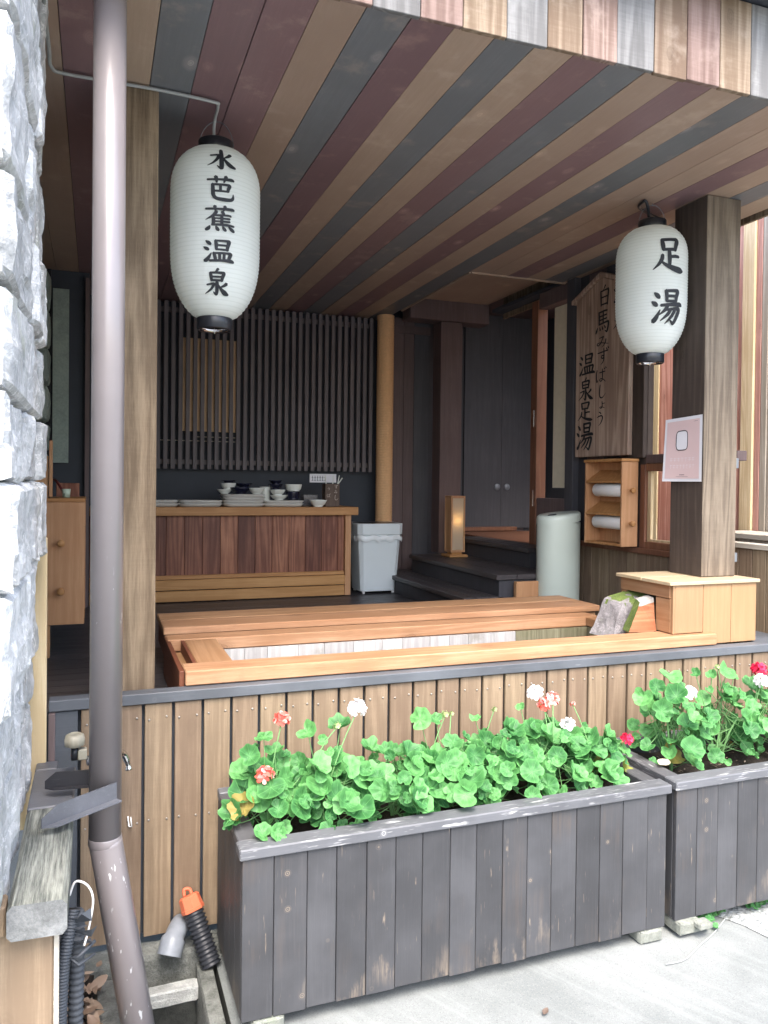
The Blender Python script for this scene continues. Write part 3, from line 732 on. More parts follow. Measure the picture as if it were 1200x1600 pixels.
# annex
an = thing('annex_building', 'neighbouring wall of pink, straw and grey vertical boards beyond the posts', 'building', (4.3, 2, -.27))
b = MB()
ys = [(-.6, .35, 'an_grey'), (.35, .5, 'an_pink'), (.5, .66, 'an_yel'), (.66, .8, 'an_grey'), (.8, .95, 'an_pink'), (.95, 1.085, 'an_grey'), (1.085, 1.14, 'an_grey'), (1.14, 1.19, 'an_plum'), (1.19, 1.30, 'an_yel'), (1.30, 1.45, 'an_pink'), (1.45, 1.6, 'an_yel'), (1.6, 1.75, 'an_grey'), (1.75, 1.99, 'an_pink'), (1.99, 2.175, 'an_pink'), (2.175, 2.34, 'an_yel'), (2.34, 2.5, 'an_plum'), (2.5, 2.8, 'an_grey')]
for y0, y1, m in ys:
    dx = -.02 if (y0 == 1.19) else random.uniform(-.004, .004)
    b.box(4.3 + dx, 4.33 + dx, y0 + .002, y1 - .002, -.27, 3.6, m, None, .003)
obj('wall', b, an)
b = MB(); b.box(4.335, 4.42, -.6, 2.8, -.27, 3.6, 'dark'); obj('core', b, an)
b = MB(); b.tube(spline([(4.298, 1.40, 1.52), (4.262, 1.40, 1.515), (4.258, 1.385, 1.52), (4.256, 1.345, 1.66)], 5), .008, 'white', 8); obj('door_handle', b, an)
b = MB(); b.box(3.95, 4.27, -.6, 1.2, 1.165, 1.2, 'rail', None, .003); obj('ledge', b, an)
b = MB(); b.box(3.98, 4.27, -.58, 1.18, -.27, 1.164, 'an_grey'); obj('ledge_base', b, an)

# stair hall behind the side wall
sh = thing('stair_hall', 'dark hall behind the steps with navy double doors', 'hall', (3.6, 4.0, .58))
b = MB()
xx = 2.9; q = 0
while xx < 4.35:
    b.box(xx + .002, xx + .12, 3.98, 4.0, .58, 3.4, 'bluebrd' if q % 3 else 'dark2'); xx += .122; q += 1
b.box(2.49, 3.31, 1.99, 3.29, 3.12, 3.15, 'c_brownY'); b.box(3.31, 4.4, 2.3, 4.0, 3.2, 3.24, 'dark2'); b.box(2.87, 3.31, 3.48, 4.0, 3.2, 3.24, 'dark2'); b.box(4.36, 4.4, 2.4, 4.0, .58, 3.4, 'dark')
obj('wall', b, sh)
b = MB(); b.box(3.42, 3.838, 3.955, 3.975, 1.06, 3.19, 'bluebrd', None, .002); d1 = obj('door', b, sh)
b = MB(); b.box(3.84, 4.3, 3.955, 3.975, 1.06, 3.19, 'bluebrd', None, .002); d2 = obj('door', b, sh)
for d, hx in ((d1, 3.79), (d2, 3.90)):
    b = MB(); b.lathe([(.0, .0), (.03, .0), (.034, .01), (.026, .02), (.0, .022)], 'pvc', 16, cap=False, mtx=Matrix.Translation((hx, 3.954, 1.475)) @ Matrix.Rotation(R(90), 4, 'X')); obj('handle', b, d)
b = MB(); b.box(3.28, 4.0, 3.9, 3.97, 1.035, 1.075, 'jamb', None, .004); obj('threshold', b, sh)
# steps
stp = thing('steps', 'dark wooden steps rising to the doorway on the right', 'steps', (2.8, 2.6, .58))
def tread(x0, x1, y0, y1, z, m='floorZ'):
    b = MB(); nn = 3
    for q in range(nn):
        b.box(x0 + (x1 - x0) * q / nn + .002, x0 + (x1 - x0) * (q + 1) / nn - .002, y0, y1, z - .035, z, m, None, .004)
    b.box(x0 + .03, x1, y0 + .02, y1 - .01, .58, z - .035, 'bluebrd')
    return b
obj('step', tread(2.33, 2.64, 1.72, 3.5, .73), stp); obj('step', tread(2.57, 3.05, 1.70, 3.29, .88), stp)
obj('step', tread(3.0, 3.27, 2.02, 3.29, 1.03), stp)
b = MB(); b.box(3.27, 4.35, 2.43, 3.95, .98, 1.03, 'jamb'); obj('landing', b, stp)
b = MB(); b.box(2.70, 2.95, 1.655, 1.695, .58, .835, 'pineZ', None, .003); obj('end_panel', b, stp)

# floor lamp
fl = thing('floor_lamp', 'square wooden paper lantern lamp lit on the step beside the inner post', 'lamp', (2.86, 2.98, .88))
lx0, lx1, ly0, ly1, lz0, lz1 = 2.80, 2.93, 2.92, 3.05, .925, 1.40
b = MB()
for px in (lx0, lx1 - .014):
    for py in (ly0, ly1 - .014): b.box(px, px + .014, py, py + .014, lz0, lz1, 'pineZ', None, .001)
for zz in (lz0, lz1 - .018):
    b.box(lx0 + .014, lx1 - .014, ly0 + .001, ly0 + .013, zz, zz + .018, 'pineZ'); b.box(lx0 + .014, lx1 - .014, ly1 - .013, ly1 - .001, zz, zz + .018, 'pineZ')
    b.box(lx0 + .001, lx0 + .013, ly0 + .014, ly1 - .014, zz, zz + .018, 'pineZ'); b.box(lx1 - .013, lx1 - .001, ly0 + .014, ly1 - .014, zz, zz + .018, 'pineZ')
b.box(lx0 + .005, lx0 + .011, ly0 + .015, ly1 - .015, lz0 + .02, lz1 - .02, 'pineZ')
obj('frame', b, fl, bevel=0)
b = MB(); b.box(lx0 + .014, lx1 - .014, ly0 + .006, ly0 + .009, lz0 + .018, lz1 - .018, 'shade'); obj('paper_shade', b, fl)
b = MB(); b.box(lx0 - .02, lx1 + .02, ly0 - .02, ly1 + .02, .884, .905, 'pine', None, .003); b.box(lx0 + .02, lx1 - .02, ly0 + .02, ly1 - .02, .905, .925, 'pine'); obj('base', b, fl)
mb_, nt_, b_s = newmat('glowing_bulb'); b_s.inputs['Emission Color'].default_value = (1, .74, .42, 1); b_s.inputs['Emission Strength'].default_value = 2.8; M['bulb'] = mb_
b = MB(); b.lathe([(.0, 0), (.016, .0), (.024, .025), (.016, .05), (.0, .055)], 'bulb', 14, (2.865, 2.985, 1.17), cap=False); obj('bulb', b, fl)

# ------------------------------------------------------------------ counter and crockery
ct = thing('service_counter', 'low wooden counter with dark panel boards and pine top against the back wall', 'counter', (1.2, 3.0, .58))
CY = 3.0
b = MB()
for q in range(4): b.box(-.04, 2.005, CY + q * .15, CY + q * .15 + .148, 1.238, 1.303, 'pine', None, .003)
obj('counter_top', b, ct)
b = MB(); b.box(1.905, 1.955, CY + .03, CY + .08, .585, 1.237, 'pineZ', None, .003); obj('leg', b, ct); b = MB(); b.box(1.905, 1.955, CY + .45, CY + .5, .585, 1.237, 'pineZ', None, .003); obj('leg', b, ct)
b = MB(); xx = -.04
while xx < 1.88:
    ww = min(.135, 1.903 - xx)
    b.box(xx + .001, xx + ww - .001, CY + .06, CY + .075, .775, 1.237, 'panel', None, .002); xx += ww
obj('panel_board', b, ct)
b = MB(); b.box(-.04, 1.9, CY + .035, CY + .058, .755, .785, 'pine', None, .002); b.box(-.04, 1.903, CY + .025, CY + .055, .675, .752, 'pine', None, .002); b.box(-.04, 1.903, CY + .03, CY + .055, .587, .668, 'pine', None, .002); obj('base_rail', b, ct)

def tray_mb(cx, cy, z, w=.335, d=.24, h=.022):
    b = MB(); vs = []; fs = []
    rings = [(w * .44, d * .42, 0), (w * .5, d * .5, h), (w * .5, d * .5, h + .004), (w * .47, d * .46, h), (w * .42, d * .4, .006)]
    N = 24
    for a, c, zz in rings:
        for i in range(N):
            t = 2 * math.pi * i / N; cs, sn = math.cos(t), math.sin(t)
            k = (abs(cs) ** 6 + abs(sn) ** 6) ** (-1 / 6)
            vs.append((cx + a * cs * k, cy + c * sn * k, z + zz))
    for j in range(len(rings) - 1):
        for i in range(N): fs.append((j * N + i, j * N + (i + 1) % N, (j + 1) * N + (i + 1) % N, (j + 1) * N + i))
    fs.append(tuple(range(N))[::-1]); fs.append(tuple(range(4 * N, 5 * N)))
    b.add(vs, fs, 'tray', True); return b
ordn = ['bottom', 'second', 'third', 'fourth', 'fifth']
for cx, n, where in ((.43, 2, 'stack nearest the post'), (.76, 2, 'second stack from the post'), (1.09, 4, 'tallest stack, with bowls on it'), (1.405, 2, 'stack nearest the chalk lettered holder')):
    for q in range(n):
        lab = 'pale plastic tray, %s of the %s' % (('top' if q == n - 1 else ordn[q]), where)
        solo('tray', tray_mb(cx + random.uniform(-.004, .004), CY + .16, 1.304 + q * .0235), lab, 'tray', (cx, CY + .16, 1.304 + q * .0235), 'trays stacked on the counter')
def bowl(cx, cy, z, r, h, m, label, foot=.45, straight=0):
    b = MB(); p = [(r * foot * .8, 0), (r * foot, .0), (r * foot, .006)]
    for t in (.0, .2, .4, .6, .8, 1): p.append((r * (foot + (1 - foot) * (t ** (.35 if straight else .6))), .006 + (h - .006) * t))
    p += [(r - .004, h)]
    for t in (.8, .5, .2, 0): p.append(((r - .004) * (foot + (1 - foot) * (t ** .6)), .01 + (h - .01) * t))
    b.lathe(p, m, 28, (cx, cy, z)); return solo('bowl', b, label, 'bowl', (cx, cy, z), 'bowls and cups on the counter')
T3 = 1.304 + 4 * .0235 + .004; T4 = 1.304 + 2 * .0235 + .004
bowl(.955, CY + .2, T3, .06, .036, 'china', 'small white bowl at the left end of the tallest tray stack, under another bowl', .5)
bowl(.985, CY + .2, T3 + .036, .06, .05, 'china', 'white bowl stacked on another white bowl under a dark bowl', .6, 1)
bowl(.985, CY + .2, T3 + .086, .056, .02, 'darkbowl', 'flat dark bowl on top of two white bowls at the left', .6)
bowl(1.075, CY + .17, T3, .085, .052, 'darkbowl', 'wide dark bowl on the tallest tray stack under another dark bowl', .5)
bowl(1.11, CY + .22, T3 + .05, .07, .035, 'darkbowl', 'dark bowl lying on the wide dark bowl', .5)
bowl(1.195, CY + .12, T3, .064, .05, 'china', 'white bowl alone at the right end of the tallest tray stack', .5)
bowl(1.29, CY + .26, 1.306, .043, .155, 'china', 'tall white cup behind the right hand bowls', .85, 1)
bowl(1.385, CY + .17, T4, .072, .04, 'china', 'white bowl on the right tray stack, under a second white bowl', .5)
bowl(1.375, CY + .17, T4 + .038, .064, .046, 'china', 'white bowl stacked in the lower white bowl, dark bowls above it', .55)
bowl(1.37, CY + .23, T4 + .085, .06, .045, 'darkbowl', 'dark bowl above two white bowls, lower of the dark pair', .55)
bowl(1.37, CY + .23, T4 + .13, .056, .028, 'darkbowl', 'topmost dark bowl of all the stacks', .55)
bowl(1.50, CY + .17, T4, .058, .072, 'darkbowl', 'deep dark bowl holding up a white bowl', .75, 1)
bowl(1.505, CY + .17, T4 + .072, .068, .056, 'china', 'white bowl standing on the deep dark bowl', .7, 1)
bowl(1.685, CY + .07, 1.304, .073, .056, 'china', 'single white bowl on the counter beside the chalk lettered holder', .5)
b = MB(); b.box(1.60, 1.72, CY + .2, CY + .32, 1.305, 1.40, 'glass', None, .003); solo('plastic_box', b, 'small clear plastic box behind the single white bowl', 'box', (1.66, CY + .26, 1.305))

# ---- brush lettering -------------------------------------------------
SANZ = [[(10, 10, 3), (18, 17, 8), (25, 25, 6)], [(3, 36, 3), (11, 42, 8), (18, 48, 6)], [(6, 94, 8), (16, 84, 8), (28, 60, 2)]]
GL = {
'mizu': [[(50, 3, 6), (51, 12, 9), (51, 86, 9), (46, 94, 6), (36, 84, 2)], [(12, 36, 5), (38, 31, 6), (42, 36, 7), (34, 56, 6), (20, 74, 4), (4, 86, 1.5)], [(86, 22, 8), (76, 33, 7), (56, 48, 2)], [(54, 38, 3), (66, 58, 7), (80, 76, 11), (98, 86, 6)]],
'izumi': [[(54, -2, 6), (47, 9, 4), (40, 15, 1.5)], [(27, 14, 6), (29, 30, 7), (30, 46, 5)], [(28, 15, 5), (66, 13, 6), (74, 16, 8), (71, 30, 7), (68, 46, 6)], [(32, 30, 4.5), (68, 29, 4.5)], [(31, 44, 5), (68, 43, 5)], [(50, 46, 5), (51, 56, 8), (51, 90, 8), (46, 96, 6), (37, 88, 2)], [(12, 62, 4), (36, 57, 5), (39, 61, 6), (26, 80, 5), (2, 96, 1.5)], [(88, 54, 8), (78, 63, 6), (60, 72, 2)], [(54, 58, 3), (68, 77, 7), (84, 90, 11), (100, 96, 5)]],
'on': SANZ + [[(42, 6, 6), (44, 28, 7), (44, 46, 5)], [(43, 8, 5), (78, 6, 6), (86, 9, 8), (82, 30, 7), (80, 46, 6)], [(46, 26, 5), (80, 25, 5)], [(45, 44, 5), (80, 43, 5)], [(36, 58, 6), (40, 76, 7), (42, 88, 6)], [(38, 60, 5), (82, 57, 6), (92, 60, 8), (88, 76, 7), (85, 88, 6)], [(55, 60, 6), (56, 86, 6)], [(71, 59, 6), (70, 86, 6)], [(22, 92, 6), (60, 89, 6), (92, 88, 9), (104, 92, 5)]],
'ba': [[(4, 17, 5), (50, 13, 5.5), (88, 10, 8), (98, 14, 4)], [(33, 2, 8), (36, 14, 7), (37, 27, 4)], [(70, -1, 8), (66, 12, 6), (62, 25, 3)], [(22, 36, 5), (72, 33, 6), (82, 36, 8), (78, 50, 7), (76, 62, 6)], [(50, 37, 6), (50, 61, 6)], [(26, 62, 5), (77, 60, 5)], [(23, 34, 7), (24, 60, 8), (26, 80, 8), (36, 92, 8), (60, 95, 9), (86, 93, 8), (95, 84, 6), (96, 68, 2)]],
'shou': [[(4, 12, 5), (50, 9, 5), (90, 7, 7), (98, 10, 4)], [(34, -1, 7), (36, 18, 4)], [(68, -3, 7), (63, 16, 3)], [(40, 20, 7), (28, 38, 6), (4, 56, 1.5)], [(28, 38, 5), (30, 56, 7), (29, 76, 6)], [(58, 20, 7), (65, 30, 5)], [(57, 34, 6), (57, 73, 6)], [(30, 37, 4.5), (78, 33, 5), (88, 36, 4)], [(31, 49, 4), (84, 46, 5)], [(31, 61, 4), (84, 58, 5)], [(24, 75, 5), (70, 72, 6), (98, 74, 5)], [(18, 80, 3), (13, 90, 8), (5, 97, 6)], [(38, 80, 3), (42, 90, 7), (46, 97, 6)], [(60, 79, 3), (65, 89, 7), (70, 96, 6)], [(80, 78, 3), (90, 88, 8), (98, 96, 6)]],
'ashi': [[(28, 4, 6), (31, 22, 8), (33, 38, 6)], [(29, 6, 6), (68, 3, 6), (79, 6, 9), (74, 24, 8), (71, 38, 6)], [(32, 36, 5), (72, 34, 6)], [(51, 36, 6), (53, 60, 8), (53, 84, 6)], [(54, 58, 5), (72, 55, 6), (86, 56, 5)], [(30, 52, 6), (28, 66, 7), (18, 82, 5), (2, 97, 1.5)], [(22, 68, 3), (40, 82, 6), (66, 92, 10), (92, 97, 11), (104, 98, 3)]],
'yu': SANZ + [[(46, 2, 6), (48, 18, 7), (48, 35, 5)], [(47, 4, 5), (78, 2, 6), (86, 5, 8), (82, 20, 7), (80, 34, 6)], [(50, 19, 5), (80, 18, 5)], [(49, 34, 5), (80, 33, 5)], [(30, 47, 5), (62, 44, 6), (94, 42, 8), (104, 45, 4)], [(52, 46, 7), (44, 60, 6), (24, 76, 1.5)], [(46, 60, 4), (82, 55, 6), (93, 58, 8), (88, 76, 8), (80, 94, 7), (74, 97, 6), (62, 88, 2)], [(62, 60, 6), (52, 74, 6), (30, 92, 1.5)], [(78, 60, 6), (66, 80, 6), (46, 100, 1.5)]],
'shiro': [[(56, -2, 7), (48, 10, 5), (38, 20, 2)], [(20, 22, 6), (23, 55, 8), (25, 94, 6)], [(21, 24, 5), (68, 20, 6), (80, 24, 9), (77, 60, 8), (74, 94, 6)], [(26, 54, 5), (75, 52, 5)], [(26, 88, 5), (75, 87, 6)]],
'uma': [[(22, 4, 6), (25, 30, 8), (24, 60, 6)], [(23, 6, 5), (60, 3, 6), (80, 4, 5)], [(52, 7, 6), (52, 56, 6)], [(28, 24, 4.5), (76, 21, 5)], [(28, 40, 4.5), (76, 37, 5)], [(25, 58, 5), (76, 53, 6), (88, 56, 8), (86, 76, 8), (78, 95, 7), (64, 88, 2)], [(14, 70, 3), (8, 84, 8), (2, 94, 5)], [(28, 70, 3), (33, 84, 7)], [(45, 68, 3), (50, 82, 7)], [(60, 66, 3), (68, 78, 7)]],
'mi': [[(24, 18, 4), (42, 16, 6), (56, 12, 6), (46, 38, 5), (34, 62, 6), (18, 76, 6), (8, 70, 5), (12, 58, 5), (34, 56, 4), (66, 66, 5), (96, 76, 3)], [(76, 34, 6), (74, 56, 6), (62, 78, 5), (46, 94, 2)]],
'zu': [[(4, 26, 4), (40, 23, 6), (92, 18, 6)], [(56, 2, 5), (58, 30, 7), (57, 54, 6), (46, 62, 6), (36, 54, 5), (42, 44, 5), (56, 48, 6), (58, 66, 6), (50, 84, 5), (32, 100, 2)], [(76, 0, 3), (83, 11, 7)], [(90, -5, 3), (97, 6, 7)]],
'bah': [[(16, 10, 6), (10, 40, 7), (11, 74, 7), (16, 92, 6), (24, 76, 2)], [(36, 30, 4), (62, 28, 6), (90, 25, 5)], [(64, 6, 5), (66, 40, 7), (66, 72, 6), (58, 86, 6), (44, 86, 5), (40, 76, 4), (54, 71, 5), (74, 78, 5), (94, 94, 3)], [(80, 0, 3), (86, 10, 7)], [(93, -5, 3), (99, 5, 7)]],
'shi': [[(32, 2, 6), (28, 34, 7), (27, 66, 7), (34, 86, 7), (52, 91, 6), (72, 80, 4), (88, 62, 1.5)]],
'yo': [[(54, 26, 6), (56, 54, 6), (55, 78, 6), (46, 90, 6), (32, 86, 5), (38, 77, 4), (58, 80, 5), (80, 92, 3)], [(57, 48, 5), (72, 46, 5), (84, 44, 4)]],
'u': [[(38, 4, 3), (50, 10, 7), (60, 18, 4)], [(20, 42, 4), (42, 34, 6), (64, 32, 7), (74, 44, 8), (68, 66, 7), (54, 86, 5), (34, 102, 1.5)]],
'gen': SANZ + [[(36, 8, 5), (70, 5, 6), (100, 4, 5)], [(40, 8, 6), (38, 50, 6), (24, 96, 2)], [(52, 24, 6), (54, 54, 5)], [(53, 26, 5), (88, 24, 7), (84, 54, 5)], [(54, 40, 4), (84, 39, 4)], [(54, 54, 4), (84, 53, 4)], [(68, 54, 6), (68, 92, 7), (60, 88, 2)], [(54, 66, 5), (44, 84, 3)], [(82, 64, 3), (92, 82, 7)]],
}
def glyph(mb, key, fmap, m, wk=1.0):
    for st in GL[key]:
        p = spline(st, 7); L = []; Rr = []
        for i, (x, y, w) in enumerate(p):
            a = p[max(i - 1, 0)]; c = p[min(i + 1, len(p) - 1)]
            dx, dy = c[0] - a[0], c[1] - a[1]; l = math.hypot(dx, dy) or 1
            nx, ny = -dy / l, dx / l; h = max(w, .8) * .5 * wk
            L.append((x + nx * h, y + ny * h)); Rr.append((x - nx * h, y - ny * h))
        # blunt brush ends
        def capend(i0, i1, w):
            dx, dy = p[i0][0] - p[i1][0], p[i0][1] - p[i1][1]; l = math.hypot(dx, dy) or 1
            return (p[i0][0] + dx / l * w * .35 * wk, p[i0][1] + dy / l * w * .35 * wk)
        s0 = capend(0, 1, p[0][2]); s1 = capend(-1, -2, p[-1][2])
        pts = [fmap(*q) for q in L] + [fmap(*q) for q in Rr] + [fmap(*s0), fmap(*s1)]; n = len(p)
        fs = [(i, i + 1, n + i + 1, n + i) for i in range(n - 1)] + [(2 * n, 0, n), (2 * n + 1, 2 * n - 1, n - 1)]
        mb.add(pts, fs, m)

# chalk lettered holder with straws
hd = thing('straw_holder', 'brown holder with chalk lettering and straws standing at the end of the counter', 'holder', (1.80, CY + .12, 1.304))
b = MB(); b.box(1.745, 1.865, CY + .07, CY + .17, 1.305, 1.49, 'cork', None, .003); obj('case', b, hd)
b = MB()
for key, cx, cz, s in (('zu', 1.835, 1.465, .035), ('mi', 1.832, 1.425, .032), ('shi', 1.836, 1.378, .045), ('u', 1.772, 1.45, .028), ('bah', 1.772, 1.395, .032)):
    b = MB(); glyph(b, key, lambda u, v, cx=cx, cz=cz, s=s: (cx + (u - 50) / 100 * s, CY + .0675, cz - (v - 50) / 100 * s), 'chalk', 1.2); obj('chalk_character', b, hd)
for dx, lean in ((.01, .01), (-.03, -.02), (.04, .03)):
    b = MB(); b.tube([(1.805 + dx, CY + .12, 1.40), (1.805 + dx + lean, CY + .115, 1.56)], .004, 'china', 6); obj('straw', b, hd)
b = MB(); b.tube([(1.845, CY + .12, 1.46), (1.90, CY + .11, 1.54)], .005, 'china', 6); obj('straw', b, hd)
b = MB(); b.box(1.675, 1.905, CY + .30, CY + .305, 1.50, 1.572, 'paperwhite'); 
nb = MB()
for q in range(6):
    nb.box(1.69 + q * .022, 1.705 + q * .022, CY + .2965, CY + .2985, 1.515, 1.518, 'ink_faded'); nb.box(1.69 + q * .022, 1.705 + q * .022, CY + .2965, CY + .2985, 1.54, 1.543, 'ink_faded'); nb.box(1.696 + q * .022, 1.699 + q * .022, CY + .2965, CY + .2985, 1.518, 1.556, 'ink_faded')
sg = solo('notice_card', b, 'small white notice strip on the wall above the straw holder', 'notice', (1.79, CY + .3, 1.5)); obj('print', nb, None)
for o in list(COL.objects):
    if o.name == 'print': o.parent = sg; o.data.transform(Matrix.Translation(-Vector((1.79, CY + .3, 1.5))))

# ------------------------------------------------------------------ bins
wb = thing('waste_bin', 'square white plastic waste bin with clear liner beside the counter', 'bin', (2.21, 3.1, .58))
def frustum(mb, x0, x1, y0, y1, z0, z1, m, t=.85, c=.02):
    cx, cy = (x0 + x1) / 2, (y0 + y1) / 2; vs = []; N = 32
    for z, k in ((z0, t), (z1, 1)):
        for i in range(N):
            a = 2 * math.pi * (i + .5) / N; cs, sn = math.cos(a), math.sin(a); q = (abs(cs) ** 9 + abs(sn) ** 9) ** (-1 / 9)
            vs.append((cx + (x1 - x0) / 2 * k * cs * q, cy + (y1 - y0) / 2 * k * sn * q, z))
    fs = [(i, (i + 1) % N, N + (i + 1) % N, N + i) for i in range(N)] + [tuple(range(N))[::-1], tuple(range(N, 2 * N))]
    mb.add(vs, fs, m, False)
bx = (2.02, 2.42, 3.03, 3.40)
b = MB(); frustum(b, 2.03, 2.41, 3.05, 3.38, .60, 1.07, 'binwhite', .84); obj('body', b, wb, bevel=.004)
b = MB(); frustum(b, 2.018, 2.425, 3.035, 3.395, 1.072, 1.165, 'binwhite', .985); frustum(b, 2.045, 2.4, 3.06, 3.37, 1.1, 1.1655, 'black', .9); obj('rim', b, wb, bevel=.003)
b = MB(); vs = []; N = 64
for j, z in enumerate((1.02, 1.045, 1.068)):
    for i in range(N):
        a = 2 * math.pi * i / N; cs, sn = math.cos(a), math.sin(a); q = (abs(cs) ** 8 + abs(sn) ** 8) ** (-1 / 8)
        rr = 1.0 + .02 * math.sin(i * 2.3) + .02 * math.sin(i * 5.1) + (.03, .05, .0)[j]; zz = z + .012 * math.sin(i * 1.3)
        vs.append((2.22 + .2 * cs * q * rr * .97, 3.215 + .175 * sn * q * rr * .98, zz))
b.add(vs, [(j * N + i, j * N + (i + 1) % N, (j + 1) * N + (i + 1) % N, (j + 1) * N + i) for j in range(2) for i in range(N)], 'bag', True); obj('liner_bag', b, wb)
for px in (2.09, 2.35):
    for py in (3.1, 3.33): b = MB(); b.lathe([(.012, 0), (.014, .022)], 'white', 10, (px, py, .58)); obj('foot', b, wb)
# sensor can
sc2 = thing('sensor_bin', 'tall oval pale steel bin with a sloping lid under the hanging sign', 'bin', (3.02, 1.66, .58))
cxx, cyy, rr = 3.03, 1.66, .158
b = MB(); b.lathe([(rr * .98, .585), (rr, .60), (rr, 1.24), (rr * 1.0, 1.243)], 'canmetal', 48, (cxx, cyy, 0), 1, .8); obj('body', b, sc2)
b = MB(); b.lathe([(rr * 1.02, 0), (rr * 1.02, .03), (rr * 1.0, .05), (rr * .93, .06), (rr * .6, .062), (0.001, .062)], 'canmetal', 48, (0, 0, 0), 1, .8, cap=False, mtx=Matrix.Translation((cxx, cyy, 1.243)) @ Matrix(((1, 0, 0, 0), (0, 1, 0, 0), (.12, .03, 1, .0), (0, 0, 0, 1)))); lid = obj('lid', b, sc2)
b = MB(); b.lathe([(.001, 0), (.03, 0), (.028, .005), (.001, .006)], 'black', 20, (0, 0, 0), 1.2, .5, cap=False, mtx=Matrix.Translation((cxx - .085, cyy - .05, 1.294)) @ Matrix.Rotation(R(-7), 4, 'Y')); obj('sensor', b, lid)

# ------------------------------------------------------------------ wooden sign
hs = thing('hanging_sign', 'old wooden sign board with brushed black lettering on the side wall', 'sign', (3.23, 1.55, 1.70))
b = MB(); SX = 3.215
b.prism([(1.16, 1.70), (1.75, 1.70), (1.755, 2.80), (1.455, 2.915), (1.155, 2.80)], 'X', SX, SX + .035, 'signwood'); obj('board', b, hs, bevel=.004)
b = MB(); b.prism([(1.79, 2.79), (1.79, 2.82), (1.455, 2.95), (1.12, 2.82), (1.12, 2.79), (1.455, 2.918)], 'X', SX - .02, SX + .05, 'signwood'); obj('cap', b, hs, bevel=.003)
b = MB()
def sgm(cx, cy, sx, sy):      # image-style centre -> board coordinates
    Yc = 1.735 - (cx - 902) * .0072; Zc = 1.702 + (714 - cy) * .0044
    return lambda u, v: (SX - .0025, Yc - (u - 50) / 100 * sx, Zc - (v - 50) / 100 * sy)
for key, cx, cy, sx, sy in (('shiro', 945, 469, .14, .14), ('uma', 943, 508, .16, .155), ('mi', 943, 538, .14, .085), ('zu', 944, 561, .13, .11), ('bah', 941, 590, .12, .10), ('shi', 943, 615, .11, .1), ('yo', 943, 634, .11, .07), ('u', 941, 656, .11, .095),
                            ('on', 918, 568, .18, .155), ('izumi', 917, 607, .17, .155), ('ashi', 916, 642, .17, .13), ('yu', 916, 682, .19, .19), ('gen', 969, 469, .15, .15), ('izumi', 969, 508, .15, .15)):
    b = MB(); glyph(b, key, sgm(cx, cy, sx, sy), 'ink', 1.45); obj('character', b, hs)

# ------------------------------------------------------------------ paper towel cabinets and rolls
def cabinet(x0, x1, y0, y1, z0, z1, open_side, label):
    """shallow wall box, open towards open_side along x; rods poke through the side facing the viewer"""
    t = .016; r = thing('towel_cabinet', label, 'cabinet', ((x0 + x1) / 2, (y0 + y1) / 2, z0))
    b = MB(); b.box(x0, x1, y0, y0 + t, z0, z1, 'pineZ', None, .002); obj('side_panel', b, r)
    b = MB(); b.box(x0, x1, y1 - t, y1, z0, z1, 'pineZ', None, .002); obj('side_panel', b, r)
    b = MB(); b.box(x0 - .008, x1 + .002, y0 - .006, y1 + .006, z1 + .001, z1 + .02, 'pine', None, .002); obj('top_board', b, r)
    b = MB(); b.box(x0, x1, y0 + t, y1 - t, z0, z0 + t, 'pine', None, .002); obj('bottom_board', b, r)
    b = MB()
    if open_side < 0: b.box(x1 - .01, x1, y0 + t, y1 - t, z0 + t, z1, 'pineZ')
    else: b.box(x0, x0 + .01, y0 + t, y1 - t, z0 + t, z1, 'pineZ')
    obj('back_board', b, r)
    h = z1 - z0
    for q, zz in enumerate((z0 + h * .31, z0 + h * .70)):
        b = MB(); s = -1 if open_side < 0 else 1
        xo = x0 if open_side < 0 else x1; xi = x1 - .01 if open_side < 0 else x0 + .01
        vs = [(xo, y0 + t, zz + h * .05), (xo, y1 - t, zz + h * .05), (xi, y1 - t, zz + h * .19), (xi, y0 + t, zz + h * .19)]
        vs += [(a, c, d + .012) for a, c, d in vs]
        b.add(vs, [(0, 1, 2, 3), (7, 6, 5, 4), (0, 4, 5, 1), (1, 5, 6, 2), (2, 6, 7, 3), (3, 7, 4, 0)], 'pine'); obj('roof_flap', b, r)
        b = MB(); xm = (x0 + x1) / 2 - s * .0; b.lathe([(.008, .0), (.008, y1 - y0 + .03)], 'pine', 10, mtx=Matrix.Translation((xm, y0 - .03, zz - .02)) @ Matrix.Rotation(R(-90), 4, 'X'))
        b.lathe([(.014, 0), (.019, .004), (.019, .014), (.013, .02)], 'pine', 14, mtx=Matrix.Translation((xm, y0 - .042, zz - .02)) @ Matrix.Rotation(R(-90), 4, 'X')); obj('rod', b, r)
    return r
CX0, CX1, CYa, CYb, CZ0, CZ1 = 3.13, 3.255, 1.10, 1.50, 1.112, 1.655
cabinet(CX0, CX1, CYa, CYb, CZ0, CZ1, -1, 'open wooden wall cabinet holding two paper towel rolls below the wooden sign')
h = CZ1 - CZ0
for q, zz in enumerate((CZ0 + h * .31, CZ0 + h * .70)):
    b = MB(); b.lathe([(.0105, 0), (.042, .0), (.044, .003), (.044, .297), (.042, .3), (.0105, .3), (.0105, 0)], 'white', 28, cap=False, mtx=Matrix.Translation(((CX0 + CX1) / 2 - .01, CYa + .03, zz - .02)) @ Matrix.Rotation(R(-90), 4, 'X'))
    solo('paper_towel_roll', b, 'white paper towel roll in the %s space of the open wall cabinet' % ('lower' if q == 0 else 'upper'), 'paper roll', ((CX0 + CX1) / 2, CYa + .03, zz - .05), 'paper towel rolls in the cabinet')
lc = cabinet(-.275, -.052, 1.3, 1.72, .755, 1.385, 1, 'wooden cabinet on the left seen from its side, two round peg ends sticking out')
